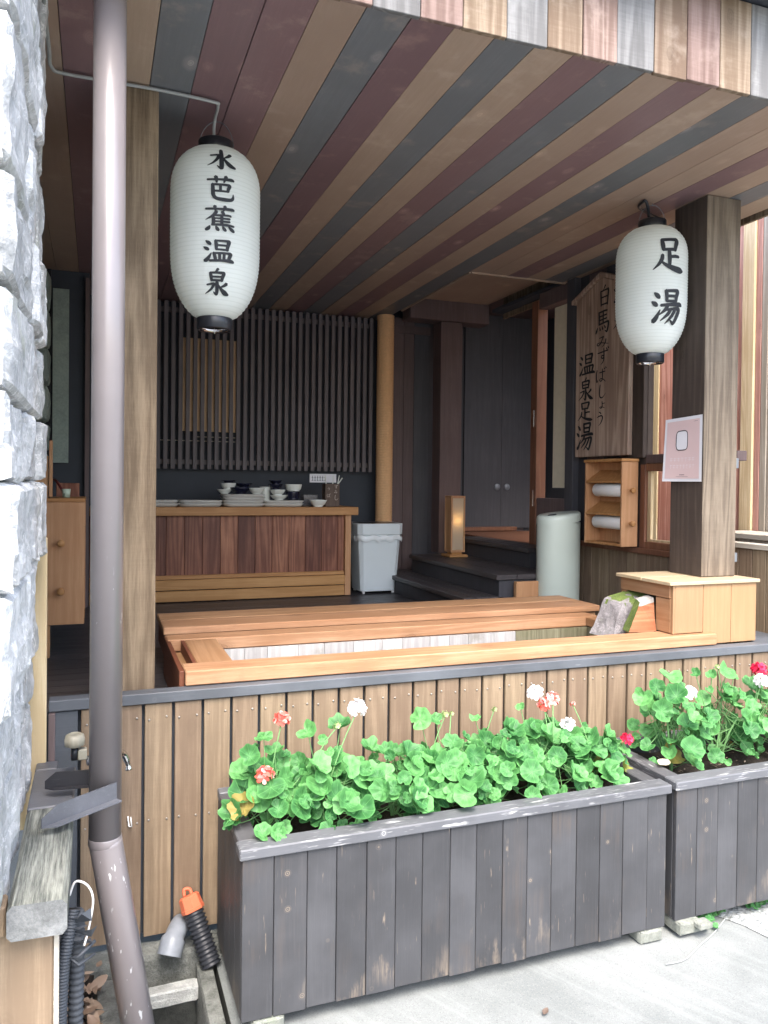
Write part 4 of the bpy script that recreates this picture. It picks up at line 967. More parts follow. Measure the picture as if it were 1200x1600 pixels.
b = MB(); b.box(-.225, -.208, 1.33, 1.36, 1.41, 1.70, 'pineZ', None, .002); b.box(-.30, -.227, 1.34, 1.36, .58, 1.62, 'pineZ', None, .002); b.box(-.262, -.216, 1.31, 1.36, .585, .752, 'pineZ', None, .002); obj('upright_board', b, lc)
b = MB(); b.lathe([(.018, 0), (.022, .045), (.02, .045), (.0165, .004)], 'cup', 20, (-.145, 1.42, 1.406)); solo('cup', b, 'small pale green cup on top of the left cabinet', 'cup', (-.145, 1.42, 1.406))
b = MB(); b.tube(spline([(-.215, 1.55, 1.50), (-.195, 1.5, 1.49), (-.17, 1.47, 1.45), (-.155, 1.46, 1.42)], 5), .007, 'red_tube', 8); solo('tube', b, 'dark red tube hanging down behind the pale green cup', 'tube', (-.17, 1.48, 1.42))
b = MB(); b.box(-.215, -.09, 1.9, 1.95, 1.2, 1.48, 'panel', None, .003); solo('wooden_box', b, 'dark brown box behind the pale green cup on the left', 'box', (-.15, 1.92, 1.2))

# ------------------------------------------------------------------ poster
ps = thing('poster', 'laminated pink poster fixed to the dark side of the knotty post', 'poster', (2.93, .3, 1.55))
def curl(u, v):      # u across 0..1 (far -> near), v up
    Y = .452 - .262 * u; Z = 1.527 + .335 * v + .012 * u * v
    return (2.928 - .03 * (1 - u) ** 2 * (1 - v * .6), Y, Z)
def sheet(m, u0, u1, v0, v1, off, nu=10, nv=10):
    b = MB(); vs = []
    for j in range(nv + 1):
        for i in range(nu + 1):
            p = curl(u0 + (u1 - u0) * i / nu, v0 + (v1 - v0) * j / nv); vs.append((p[0] - off, p[1], p[2]))
    b.add(vs, [(j * (nu + 1) + i, j * (nu + 1) + i + 1, (j + 1) * (nu + 1) + i + 1, (j + 1) * (nu + 1) + i) for j in range(nv) for i in range(nu)], m, True); return b
obj('laminate', sheet('paperwhite', 0, 1, 0, 1, 0), ps); obj('print', sheet('pink', .06, .93, .045, .95, .0012), ps)
b = MB(); rd = random.Random(3)
def bar(u0, u1, v0, v1, m):
    q = sheet(m, u0, u1, v0, v1, .002, 1, 1); b.add(q.v, q.f, m)
for row, v0, n in ((0, .31, 7), (1, .20, 8)):
    for c in range(n):
        u0 = .17 + c * .66 / n; s = .62 / n
        bar(u0, u0 + s * .8, v0 + .05, v0 + .058, 'faint'); bar(u0 + s * .3, u0 + s * .42, v0, v0 + .065, 'faint')
        if rd.random() < .6: bar(u0 + s * .05, u0 + s * .75, v0 + .022, v0 + .03, 'faint')
def ring(pts_, m, w_=.012):
    n_ = len(pts_)
    for q in range(n_):
        (ua, va_), (ub, vb_) = pts_[q], pts_[(q + 1) % n_]
        d_ = math.hypot(ub - ua, vb_ - va_) or 1; nx_, ny_ = -(vb_ - va_) / d_ * w_, (ub - ua) / d_ * w_ * .8
        vs_ = [curl(ua + nx_, va_ + ny_), curl(ub + nx_, vb_ + ny_), curl(ub - nx_, vb_ - ny_), curl(ua - nx_, va_ - ny_)]
        b.add([(p[0] - .0028, p[1], p[2]) for p in vs_], [(0, 1, 2, 3)], m)
sq = [(.47 + .15 * math.copysign(abs(math.cos(t)) ** .45, math.cos(t)), .64 + .15 * math.copysign(abs(math.sin(t)) ** .45, math.sin(t))) for t in [2 * math.pi * q / 32 for q in range(32)]]
pan = MB(); pan.add([tuple(Vector(curl(*p)) - Vector((.0022, 0, 0))) for p in sq], [tuple(range(32))], 'paperwhite'); obj('pictogram', pan, ps)
rows_ = b; b = MB(); ring(sq, 'ink', .009); obj('pictogram_outline', b, ps); obj('lettering', rows_, ps); b = MB()
bar(.42, .55, .1, .108, 'ink_faded'); bar(.34, .64, .075, .078, 'ink_faded'); obj('small_print', b, ps); b = MB(); bar(.78, .88, .915, .919, 'ink_faded'); obj('corner_print', b, ps)

# ------------------------------------------------------------------ foot bath
fb = thing('foot_bath', 'long wooden foot bath trough with pale rim beams set into the deck', 'foot bath', (1.5, .45, .58))
Zr = .772
b = MB(); b.box(.326, 2.90, .035, .175, .716, Zr, 'cypress', None, .004); obj('front_rim', b, fb)
b = MB(); b.box(.31, 2.64, .655, .785, Zr - .055, Zr, 'cypress', None, .004); obj('rear_rim', b, fb)
b = MB(); b.box(.385, .53, .177, .653, Zr - .052, Zr - .002, 'cypressY', None, .004); obj('end_rim', b, fb); b = MB(); b.box(2.56, 2.64, .177, .653, Zr - .052, Zr - .002, 'cypressY', None, .004); obj('end_rim', b, fb)
b = MB(); b.box(.305, .325, .06, .78, .585, Zr - .004, 'redwood', None, .002); b.box(.325, .383, .177, .64, Zr - .07, Zr - .055, 'cypressY'); b.box(.37, .384, .177, .653, Zr - .085, Zr - .003, 'redwood'); obj('overflow_gutter', b, fb)
b = MB(); xx = .53
while xx < 2.56:
    ww = random.choice((.11, .13, .15)); ww = min(ww, 2.56 - xx)
    b.box(xx + .001, xx + ww - .001, .64, .653, .3, Zr - .056, 'lining' if xx < 2.0 else 'lining_moss'); xx += ww
b.box(.53, 2.56, .165, .177, .3, Zr - .058, 'lining'); b.box(.517, .529, .18, .64, .3, Zr - .056, 'lining'); b.box(2.561, 2.57, .18, .64, .3, Zr - .056, 'lining_moss'); b.box(.53, 2.56, .18, .64, .28, .3, 'lining')
obj('lining', b, fb)
b = MB(); b.box(.326, 2.9, .06, .16, .585, .714, 'dark'); b.box(.326, 2.64, .66, .78, .585, Zr - .057, 'redwood'); obj('plinth', b, fb)
bn = thing('bench', 'low wide wooden bench along the far side of the foot bath', 'bench', (1.5, 1.0, .58))
b = MB(); b.box(.305, 2.76, .80, 1.01, .768, .803, 'cypress', None, .004); b.box(.305, 2.76, 1.014, 1.225, .768, .803, 'cypress', None, .004); obj('seat', b, bn)
b = MB(); b.box(.312, .34, .815, 1.21, .66, .766, 'redwood', None, .003); b.box(.342, 2.74, .815, .835, .66, .766, 'cypress', None, .003); obj('skirt', b, bn)
for px in (.36, 1.5, 2.66):
    b = MB(); b.box(px, px + .07, .85, 1.18, .582, .66, 'dark', None, .003); obj('leg', b, bn)

# spout box
sb = thing('spout_box', 'pale wooden box at the end of the foot bath with a spout opening', 'box', (2.92, .27, .7))
BX0, BX1, BY0, BY1, BZ0, BZ1 = 2.655, 3.185, .07, .47, .714, 1.014
b = MB()
fxs = [BX0 + .012, 2.842, 3.02, BX1]
for xa, xb in zip(fxs, fxs[1:]): b.box(xa + .001, xb - .001, BY0, BY0 + .018, BZ0 if xa > 2.8 else .776, BZ1, 'cypressZ', None, .002)
obj('front_board', b, sb)
b = MB(); b.box(BX0 + .001, BX0 + .012, BY0 + .001, BY0 + .017, .775, BZ1, 'cypressZ'); b.box(BX0, BX0 + .018, BY0 + .018, .195, .776, .945, 'cypressY', None, .002); b.box(BX0 - .004, BX0 + .016, BY0 + .019, BY1, .948, BZ1, 'cypressY', None, .002); b.box(BX0, BX0 + .018, .43, BY1, .776, .945, 'cypressY', None, .002); obj('end_board', b, sb)
b = MB(); b.box(BX1 - .018, BX1 - .001, BY0 + .02, BY1, BZ0, BZ1, 'cypressY'); b.box(BX0 + .02, BX1 - .02, BY1 - .018, BY1 - .001, BZ0, BZ1, 'cypressZ'); b.box(BX0 + .06, BX0 + .07, BY0 + .02, BY1 - .02, .72, BZ1 - .01, 'black'); obj('rear_board', b, sb)
b = MB(); b.box(BX0 - .028, BX1 + .012, BY0 - .012, .27, BZ1 + .001, BZ1 + .018, 'lidwood', None, .002); b.box(BX0 - .03, BX1 + .012, .274, BY1 + .01, BZ1 + .002, BZ1 + .019, 'lidwood', None, .002); obj('lid', b, sb)
b = MB(); b.tube([(2.60, .30, .845), (2.70, .30, .875)], .022, 'black', 12); b.box(2.58, 2.70, .25, .35, .80, .825, 'black'); obj('spout', b, sb)
def chunk(name, pts_bottom, pts_top, pick, mats, label, cat, seed, amp=.006):
    b = MB(); bm = bmesh.new(); n = len(pts_bottom)
    va = [bm.verts.new(p) for p in pts_bottom]; vb = [bm.verts.new(p) for p in pts_top]
    bm.faces.new(va[::-1]); bm.faces.new(vb)
    for i in range(n): bm.faces.new((va[i], va[(i + 1) % n], vb[(i + 1) % n], vb[i]))
    bmesh.ops.recalc_face_normals(bm, faces=bm.faces[:])
    bmesh.ops.triangulate(bm, faces=bm.faces[:])
    bmesh.ops.subdivide_edges(bm, edges=bm.edges[:], cuts=7, use_grid_fill=True)
    bm.normal_update()
    for f in bm.faces: f.material_index = pick(f.normal, f.calc_center_median())
    for v in bm.verts:
        w_ = v.co * 14 + Vector((seed, 0, 0)); v.co += Vector((noise.noise(w_), noise.noise(w_ + Vector((9, 0, 0))), noise.noise(w_ + Vector((0, 9, 0))))) * amp
        w_ = v.co * 45; v.co += Vector((noise.noise(w_), noise.noise(w_ + Vector((9, 0, 0))), noise.noise(w_ + Vector((0, 9, 0))))) * amp * .4
    bm.verts.index_update()
    ks = [b.mat(q) for q in mats]; b.v = [v.co.copy() for v in bm.verts]
    for f in bm.faces: b.f.append([v.index for v in f.verts]); b.mi.append(ks[f.material_index]); b.sm.append(False)
    bm.free(); return solo(name, b, label, cat, tuple(pts_bottom[0]))
# grey split stone (rear) and split log (front) guarding the spout
chunk('splash_stone', [(2.44, .45, .72), (2.475, .31, .72), (2.63, .30, .72), (2.70, .30, .72), (2.70, .45, .72)],
      [(2.535, .45, .90), (2.555, .325, .895), (2.60, .31, .90), (2.70, .31, .93), (2.70, .45, .955)],
      lambda n, c: 1 if c.z + .05 * noise.noise(c * 30) > .905 else 0, ['greystone', 'moss'], 'grey split stone slab with mossy top leaning in the spout opening', 'stone', 2, .008)
chunk('split_log', [(2.482, .18, .774), (2.648, .18, .774), (2.665, .27, .774), (2.505, .26, .774)],
      [(2.575, .215, .915), (2.650, .205, .935), (2.668, .27, .94), (2.585, .262, .925)],
      lambda n, c: (2 if n.x < -.45 else (1 if c.z + .03 * noise.noise(c * 20) > .907 else 0)), ['logface', 'lining', 'moss'], 'short split log with orange cut face and green moss beside the spout box', 'log', 5, .004)

# ------------------------------------------------------------------ lanterns
def lantern(base, ang, chars, label, rad=.18, H=.69):
    x, y = base; zt = 2.862; zb = zt - H
    r = thing('paper_lantern', label, 'lantern', (x, y, zb - .05), 'paper lanterns under the eave')
    def Rz(z):
        t = (z - zb) / H; e = .27
        if t > 1 - e: q = (t - (1 - e)) / e
        elif t < e: q = (e - t) / e
        else: q = 0
        q = min(1, q); c = .36
        if t < .45: q = min(1, (.45 - t) / .45); return rad * (c + (1 - c) * (1 - q ** 2.9) ** .72)
        return rad * (c + (1 - c) * (1 - q ** 2.6) ** .62)
    b = MB(); prof = []; n = 45
    for i in range(n + 1):
        z = zb + H * i / n; rr = Rz(z)
        if i < n:
            zm = z + H / n * .5; prof.append((rr + .0022, z)); prof.append((Rz(zm) - .0016, zm))
        else: prof.append((rr, z))
    b.lathe(prof, 'paper', 64, (x, y, 0), cap=False); obj('paper_body', b, r)
    b = MB(); b.lathe([(.05, zt - .008), (.07, zt - .008), (.0725, zt + .0), (.0725, zt + .036), (.068, zt + .04), (.05, zt + .04), (.05, zt - .008)], 'black', 40, (x, y, 0), cap=False); obj('top_ring', b, r)
    b = MB(); b.lathe([(.04, zb + .006), (.069, zb + .006), (.072, zb), (.072, zb - .042), (.067, zb - .047), (.062, zb - .047), (.062, zb - .01), (.04, zb - .01)], 'black', 40, (x, y, 0), cap=False)
    b.lathe([(.058, zb - .03), (.06, zb - .044), (.054, zb - .044), (.054, zb - .03)], 'chrome', 30, (x, y, 0), cap=False); obj('bottom_ring', b, r)
    b = MB()
    w = Vector((math.cos(y_), -math.sin(y_), 0))
    arc = [(Vector((x, y, zt + .012)) + w * (.072 * math.cos(t)) + Vector((0, 0, .112 * math.sin(t)))) for t in [math.pi * q / 16 for q in range(17)]]
    b.tube(arc, .0019, 'grey_steel', 6); b.tube([(x, y, zt + .12), (x, y, 2.997)], .0016, 'grey_steel', 6); b.tube([(x, y, zb - .02), (x, y, zb - .06)], .003, 'chrome', 6)
    obj('hanging_wire', b, r)
    for key, zc, sx, sy, dx in chars:
        def fm(u, v, zc=zc, sx=sx, sy=sy, dx=dx):
            z = zc - (v - 50) / 100 * sy; rr = Rz(z) + .0045; a = ang + ((u - 50) / 100 * sx + dx) / rad
            return (x + rr * math.cos(a), y + rr * math.sin(a), z)
        k = MB(); glyph(k, key, fm, 'ink', 1.75); obj('character', k, r)
    return r
pxm = 3.05 / 1215
def zl(y): return 2.862 - (y - 222) * (.70 / 270)
lantern((.459, .28), R(266), [('mizu', zl(259), .115, .088, .008), ('ba', zl(305), .108, .094, .005), ('shou', zl(351), .115, .096, .003), ('on', zl(399), .115, .092, -.002), ('izumi', zl(444), .115, .094, -.005)], 'long white paper lantern with five black characters hanging beside the downpipe post')
def zr(y): return 2.862 - (y - 345) * (.70 / 210)
lantern((2.752, .388), R(261), [('ashi', zr(401), .16, .165, -.01), ('yu', zr(480), .16, .17, -.014)], 'white paper lantern with two large black characters hanging beside the knotty post', .18, .665)
b = MB(); b.tube(spline([(-.16, -.4, 2.99), (-.16, -.05, 2.99), (-.157, .07, 2.985), (-.10, .10, 2.985), (.2, .103, 2.989), (.42, .118, 2.988), (.445, .14, 2.986), (.449, .24, 2.985), (.449, .272, 2.96), (.449, .28, 2.905)], 8), .0065, 'cable', 8)
solo('power_cable', b, 'grey cable running over the ceiling boards down to the long lantern', 'cable', (.1, .1, 2.98))
b = MB(); b.tube(spline([(2.752, .39, 2.90), (2.74, .40, 2.93), (2.72, .38, 2.955), (2.69, .36, 2.985), (2.68, .37, 2.99), (2.72, .45, 2.985), (2.95, .55, 2.985)], 7), .008, 'black', 8)
solo('power_cable', b, 'short black cable from the ceiling into the top of the two character lantern', 'cable', (2.7, .4, 2.95))

# ------------------------------------------------------------------ downpipe
dp = thing('downpipe', 'brown painted downpipe running down past the stone pillar with a bend near the bottom', 'drainpipe', (.03, -.5, -.6))
PR = .0475
b = MB(); b.lathe([(PR, .395), (PR, 3.6)], 'pipe', 48, (.033, -.5, 0)); obj('upper_pipe', b, dp)
b = MB(); a_, c_ = Vector((.033, -.5, .41)), Vector((.205, -.515, -.62))
b.tube([a_ - (c_ - a_).normalized() * .0, a_ + (c_ - a_) * .02, c_], [PR * 1.02, PR * 1.02, PR * 1.02], 'pipe', 48); obj('lower_pipe', b, dp)
b = MB(); b.lathe([(PR, .392), (PR * 1.035, .395), (PR * 1.035, .415), (PR * 1.005, .418)], 'pipe', 48, (.033, -.5, 0), cap=False); obj('joint_ring', b, dp)
# angle brackets
def angle(p0, p1, m, hgt, fl, label, cham=.03):
    p0, p1 = Vector(p0), Vector(p1); d = (p1 - p0); L = d.length; d.normalize(); n = Vector((0, 0, 1)).cross(d).normalized()
    if n.y > 0: n = -n
    mt = Matrix((d, n, Vector((0, 0, 1)))).transposed().to_4x4(); mt.translation = p0
    b = MB(); prof = [(0, 0), (L - cham, 0), (L, -hgt * .5), (L, -hgt), (0, -hgt)]
    vs = [(x, 0, z) for x, z in prof] + [(x, .004, z) for x, z in prof]; k = len(prof)
    b.add(vs, [tuple(range(k)), tuple(range(k, 2 * k))[::-1]] + [(i, k + i, k + (i + 1) % k, (i + 1) % k) for i in range(k)], m, False, mt)
    vs = [(0, .0041, -hgt), (L - .004, .0041, -hgt), (L - .03, fl, -hgt), (0, fl, -hgt)]; vs += [(q[0], q[1], q[2] + .004) for q in vs]
    b.add(vs, [(3, 2, 1, 0), (4, 5, 6, 7), (0, 1, 5, 4), (1, 2, 6, 5), (2, 3, 7, 6), (3, 0, 4, 7)], m, False, mt)
    return solo('angle_bracket', b, label, 'bracket', tuple(p1))
angle((.062, -.558, .598), (-.135, -.70, .598), 'angle', .052, .028, 'lighter steel angle bracket slanting in front of the downpipe, front one of two', .05)
angle((.02, -.44, .602), (-.14, -.42, .602), 'angle_dark', .05, .02, 'dark steel angle bracket behind the downpipe, rear one of two')

# ------------------------------------------------------------------ stone pillar
sp = thing('stone_pillar', 'pale rough stone pillar at the left edge of the picture', 'pillar', (-.4, -.65, .53))
b = MB(); z = .47; row = 0; rd = random.Random(5)
while z < 3.6:
    hh = rd.choice((.2, .24, .29, .33)); row += 1
    ym = -.62 + rd.uniform(-.2, .2)
    sh = -.045 * max(0, min(1, (1.05 - z) / .5))
    y2 = rd.uniform(-.4, -.25)
    for yy0, yy1, sx in ((-1.17, ym, 0), (ym, y2, 1), (y2, -.12, 2)):
        if yy1 - yy0 < .1: continue
        h2 = hh; zz = z
        rock(b, (-.425 + sh + rd.uniform(-.012, .012), (yy0 + yy1) / 2, zz + h2 / 2), (.52, yy1 - yy0 - .004, h2 - .005), 'stone', .024, 13, row * .37 + sx * .21, .12)
    z += hh
obj('stone', b, sp)
b = MB(); b.box(-.66, -.205, -1.14, -.14, .95, 3.6, 'mortar'); b.box(-.66, -.245, -1.14, -.14, .47, .949, 'mortar'); obj('mortar_core', b, sp)
b = MB(); b.box(-.24, -.155, -.1, -.07, .3, 1.3, 'an_yel', None, .003); b.box(-.152, -.13, -.03, -.008, .48, .67, 'dark2', None, .002)
solo('corner_board', b, 'narrow yellow board between the stone pillar and the deck skirting', 'board', (-.2, -.09, .3))

# ------------------------------------------------------------------ ledge under pillar
ld = thing('timber_ledge', 'weathered grey timber ledge under the stone pillar on brown boards', 'ledge', (-.1, -.7, -.27))
b = MB()
def plank(mb, x0, x1, y0, y1, z0, z1, m, seed, wob=.004, dy=12):
    vs = []; n = dy
    for i in range(n + 1):
        yy = y0 + (y1 - y0) * i / n; o = noise.noise((yy * 3, seed, 0)) * wob
        for xx, zz in ((x0 + .01, z0), (x1 - .01, z0), (x1, z0 + .012), (x1, z1 - .012), (x1 - .012, z1), (x0 + .012, z1), (x0, z1 - .012), (x0, z0 + .012)):
            vs.append((xx + o, yy, zz + noise.noise((xx * 9, yy * 5, seed)) * wob))
    fs = [(i * 8 + k, i * 8 + (k + 1) % 8, (i + 1) * 8 + (k + 1) % 8, (i + 1) * 8 + k) for i in range(n) for k in range(8)]
    mb.add(vs, fs, m); mb.add(vs[:8], [tuple(range(8))[::-1]], 'oldend'); mb.add(vs[-8:], [tuple(range(8))], 'oldend')
plank(b, -.185, -.056, -1.055, -.50, .44, .522, 'oldbeam', 1)
obj('beam', b, ld, bevel=0)
b = MB(); b.box(-.185, -.058, -.495, -.17, .49, .525, 'angle', None, .004); b.box(-.185, -.115, -.168, -.09, .49, .525, 'angle', None, .004); obj('ledge_board', b, ld, label='dark grey painted board at the far end of the ledge')
b = MB(); b.box(-.122, -.105, -.97, -.09, -.26, .437, 'planter', None, .002); obj('side_board', b, ld)
b = MB(); b.box(-.21, -.088, -1.01, -.975, -.26, .438, 'fence', None, .004); b.box(-.087, -.076, -1.01, -.975, -.26, .438, 'rail', None, .001); b.box(-.33, -.216, -.995, -.975, -.26, .438, 'fence', None, .003); obj('front_board', b, ld)
b = MB(); b.box(-.5, -.189, -1.035, -.97, .442, .515, 'fence', None, .005); obj('front_rail', b, ld)

# tap
tp = thing('garden_tap', 'outdoor tap with a beige knob and chrome fittings behind the downpipe', 'tap', (-.06, -.2, .5))
b = MB(); pr = []
vs = []; N = 48
for r_k, z in ((.018, .618), (.031, .623), (.033, .641), (.029, .656), (.016, .663), (.014, .659), (.001, .659)):
    for i in range(N):
        a = 2 * math.pi * i / N; k_ = 1 + (.06 * (abs(math.cos(4 * a)) ** 8) * -1 if r_k > .025 else 0)
        vs.append((-.06 + r_k * k_ * math.cos(a), -.25 + r_k * k_ * math.sin(a), z))
b.add(vs, [(j * N + i, j * N + (i + 1) % N, (j + 1) * N + (i + 1) % N, (j + 1) * N + i) for j in range(6) for i in range(N)], 'beige', True); obj('knob', b, tp)
b = MB(); b.box(-.05, -.022, -.265, -.235, .575, .61, 'beige', None, .003); b.tube([(-.06, -.25, .575), (-.06, -.25, .615)], .012, 'black', 10); obj('housing', b, tp)
b = MB(); b.tube([(-.022, -.245, .565), (-.012, -.243, .565), (-.011, -.243, .565), (.0, -.24, .565)], [.016, .016, .011, .011], 'chrome', 14); b.tube([(-.005, -.24, .565), (.0, -.24, .565)], .018, 'chrome', 14)
b.tube([(.0, -.24, .565), (.055, -.2, .56), (.09, -.14, .545)], .009, 'chrome', 10); obj('pipe_fitting', b, tp)
b = MB(); b.tube(spline([(.08, -.15, .552), (.098, -.125, .535), (.112, -.12, .50), (.116, -.12, .475)], 5), [.011] * 6 + [.012] * 4 + [.009] * 3 + [.012] * 3, 'chrome', 12); obj('nozzle', b, tp)
b = MB(); b.tube([(.118, -.006, .262), (.122, -.008, .225), (.132, -.008, .222), (.128, -.006, .258)], .0025, 'white', 6); solo('wire_staple', b, 'small white wire staple on the fence board right of the downpipe', 'staple', (.125, -.006, .24))

# conduits
cn = thing('conduit_bundle', 'bundle of grey corrugated conduits taped together rising beside the ledge', 'conduit', (-.05, -.8, -.27))
def corr(p, rad, m, pitch=.006, amp=.12, n=12):
    sp_ = spline(p, 40); q = [Vector(a) for a in sp_]; out = [q[0]]; acc = 0
    tot = sum((q[i + 1] - q[i]).length for i in range(len(q) - 1)); nn = int(tot / pitch * 4)
    res = []; rs = []; j = 0; d0 = 0
    for i in range(nn + 1):
        s = tot * i / nn
        while j < len(q) - 2 and d0 + (q[j + 1] - q[j]).length < s: d0 += (q[j + 1] - q[j]).length; j += 1
        l = (q[j + 1] - q[j]).length or 1e-6; res.append(q[j].lerp(q[j + 1], min(1, (s - d0) / l))); rs.append(rad * (1 + amp * math.sin(i * math.pi / 2)))
    b = MB(); b.tube(res, rs, m, n); return b
obj('conduit', corr([(-.084, -.80, -.33), (-.082, -.80, 0), (-.074, -.79, .2), (-.05, -.76, .34)], .0165, 'conduit', .008), cn)
obj('conduit', corr([(-.046, -.74, -.33), (-.044, -.74, 0), (-.04, -.74, .2), (-.042, -.75, .33)], .0195, 'conduit', .017, .1), cn)
b = MB()
for q in range(7):
    a = Vector((-.035 + random.uniform(-.02, .02), -.775, .25 + q * .012)); vs = []
    c1, c2 = a + Vector((random.uniform(-.02, .05), random.uniform(-.03, .02), random.uniform(-.05, .05))), a + Vector((random.uniform(.0, .045), -.01, random.uniform(-.02, .06)))
    vs = [a + Vector((-.025, 0, 0)), a + Vector((.02, -.02, .01)), c1, c2]
    b.add(vs, [(0, 1, 2), (1, 3, 2)], 'conduit')
b.tube([(-.07, -.78, .22), (-.035, -.805, .235), (.005, -.77, .25)], .005, 'conduit', 6); b.tube([(-.07, -.78, .235), (-.035, -.81, .215), (.005, -.77, .215)], .004, 'conduit', 6)
obj('tape_wrap', b, cn)
b = MB(); b.tube(spline([(-.06, -.74, .37), (-.045, -.75, .41), (-.015, -.76, .40), (.0, -.765, .36), (-.01, -.77, .29), (-.022, -.785, .25)], 6), .003, 'white', 6); obj('white_wire', b, cn)

# dead leaves
b = MB(); rd = random.Random(11)
def leafpatch(mb, c, L, W, rot, m, curl_=.3):
    vs = []; n = 5
    for i in range(n + 1):
        t = i / n; w = W * math.sin(math.pi * min(.98, t * .94 + .04)) ** .8; z = curl_ * L * (t - .5) ** 2
        for s in (-1, 0, 1): vs.append(rot @ Vector((L * (t - .5), s * w / 2, z + abs(s) * curl_ * w * .6)) + Vector(c))
    mb.add(vs, [(i * 3 + k, i * 3 + k + 1, (i + 1) * 3 + k + 1, (i + 1) * 3 + k) for i in range(n) for k in range(2)], m, True)
for q in range(150):
    yy = rd.uniform(-1.15, -.12); c = (rd.uniform(-.095, .02), yy, -.25 + rd.uniform(0, .055))
    rot = Matrix.Rotation(rd.uniform(0, 6.28), 3, 'Z') @ Matrix.Rotation(rd.uniform(-.5, .5), 3, 'X') @ Matrix.Rotation(rd.uniform(-.5, .5), 3, 'Y')
    leafpatch(b, c, rd.uniform(.05, .11), rd.uniform(.018, .04), rot, 'deadleaf', rd.uniform(-.4, .6))
b.box(-.1, .004, -1.19, -.085, -.46, -.255, 'soil')
o = obj('leaf_litter', b); o['kind'] = 'stuff'; o['label'] = 'dry brown leaves piled between the conduits and the drain edge'; o['category'] = 'leaves'

# ------------------------------------------------------------------ planters
def planter(x0, x1, y0, y1, z0, z1, joints, label, feet):
    r = thing('planter_box', label, 'planter', ((x0 + x1) / 2, (y0 + y1) / 2, z0 - .055), 'charcoal planter boxes')
    rd = random.Random(int(x0 * 100)); b = MB()
    e = [x0 + .003] + joints + [x1 - .003]
    for xa, xb in zip(e, e[1:]):
        dy = rd.uniform(-.0015, .0015); b.box(xa + .0011, xb - .0011, y0 + dy, y0 + .018 + dy, z0 + rd.uniform(-.004, .004), z1 - .037, 'planter', None, .0018)
    yy = y0 + .019
    while yy < y1 - .02:
        yb = min(yy + .105, y1); b.box(x0 + .003, x0 + .02, yy + .001, yb - .001, z0 + rd.uniform(-.003, .003), z1 - .037, 'planter', None, .0015)
        b.box(x1 - .02, x1 - .003, yy + .001, yb - .001, z0, z1 - .037, 'planter', None, .0015); yy = yb
    b.box(x0 + .021, x1 - .021, y1 - .018, y1, z0, z1 - .037, 'planter')
    obj('side_board', b, r)
    b = MB(); b.box(x0 - .006, x1 + .012, y0 - .012, y0 + .062, z1 - .035, z1, 'planter_rim', None, .004); b.box(x0 + .001, x1 - .003, y1 - .045, y1 + .008, z1 - .035, z1 + .001, 'planter_rim', None, .004)
    b.box(x0 + .002, x0 + .068, y0 + .064, y1 - .047, z1 - .036, z1 - .003, 'planter_rimY', None, .003); b.box(x1 - .066, x1 - .001, y0 + .064, y1 - .047, z1 - .036, z1 - .003, 'planter_rimY', None, .003)
    obj('rim', b, r)
    b = MB(); nx, ny = 60, 20; vs = []
    for j in range(ny + 1):
        for i in range(nx + 1):
            px, py = x0 + .021 + (x1 - x0 - .042) * i / nx, y0 + .019 + (y1 - y0 - .038) * j / ny
            vs.append((px, py, z1 - .075 + noise.noise((px * 7, py * 7, 0)) * .018 + noise.noise((px * 30, py * 30, 2)) * .012))
    b.add(vs, [(j * (nx + 1) + i, j * (nx + 1) + i + 1, (j + 1) * (nx + 1) + i + 1, (j + 1) * (nx + 1) + i) for j in range(ny) for i in range(nx)], 'soil', True)
    for q in range(160 if x0 < 2 else 420):
        c = (rd.uniform(x0 + .08, x1 - .08), rd.uniform(y0 + .07, y1 - .06), z1 - .06 + rd.uniform(-.008, .012))
        rot = Matrix.Rotation(rd.uniform(0, 6.28), 3, 'Z') @ Matrix.Rotation(rd.uniform(-.4, .4), 3, 'X')
        leafpatch(b, c, rd.uniform(.008, .03), rd.uniform(.004, .009), rot, 'deadleaf' if rd.random() < (.35 if x0 > 2 else .12) else 'soil', rd.uniform(-.3, .3))
    obj('soil', b, r)
    b = MB(); b.box(x0 + .03, x1 - .03, y0 + .03, y1 - .03, z0 + .005, z0 + .025, 'dark'); obj('bottom', b, r)
    for fx, fy in feet:
        b = MB(); rock(b, (fx, fy, z0 - .026), (.11, .12, .05), 'stoneblock', .003, 5, fx * 3); obj('foot_block', b, r)
    return r
J1 = [.543, .653, .753, .858, .962, 1.061, 1.166, 1.268, 1.373, 1.473, 1.576, 1.683, 1.786, 1.89, 2.004]
planter(.437, 2.098, -.563, -.05, -.217, .34, J1, 'long charcoal planter box full of round geranium leaves, in front of the deck', [(.53, -.51), (2.03, -.51), (.53, -.12), (2.03, -.12)])
J2 = [2.243 + .104 * q for q in range(15)]
planter(2.137, 3.80, -.563, -.05, -.205, .345, J2, 'second charcoal planter box cut off by the right edge of the picture', [(2.20, -.53), (3.7, -.5), (2.2, -.12), (3.7, -.12)])
b = MB(); rock(b, (2.245, -.60, -.216), (.065, .05, .022), 'stoneblock', .002, 4, 2); solo('wood_shim', b, 'small wedge block on the foot of the right planter box', 'block', (2.245, -.6, -.23))

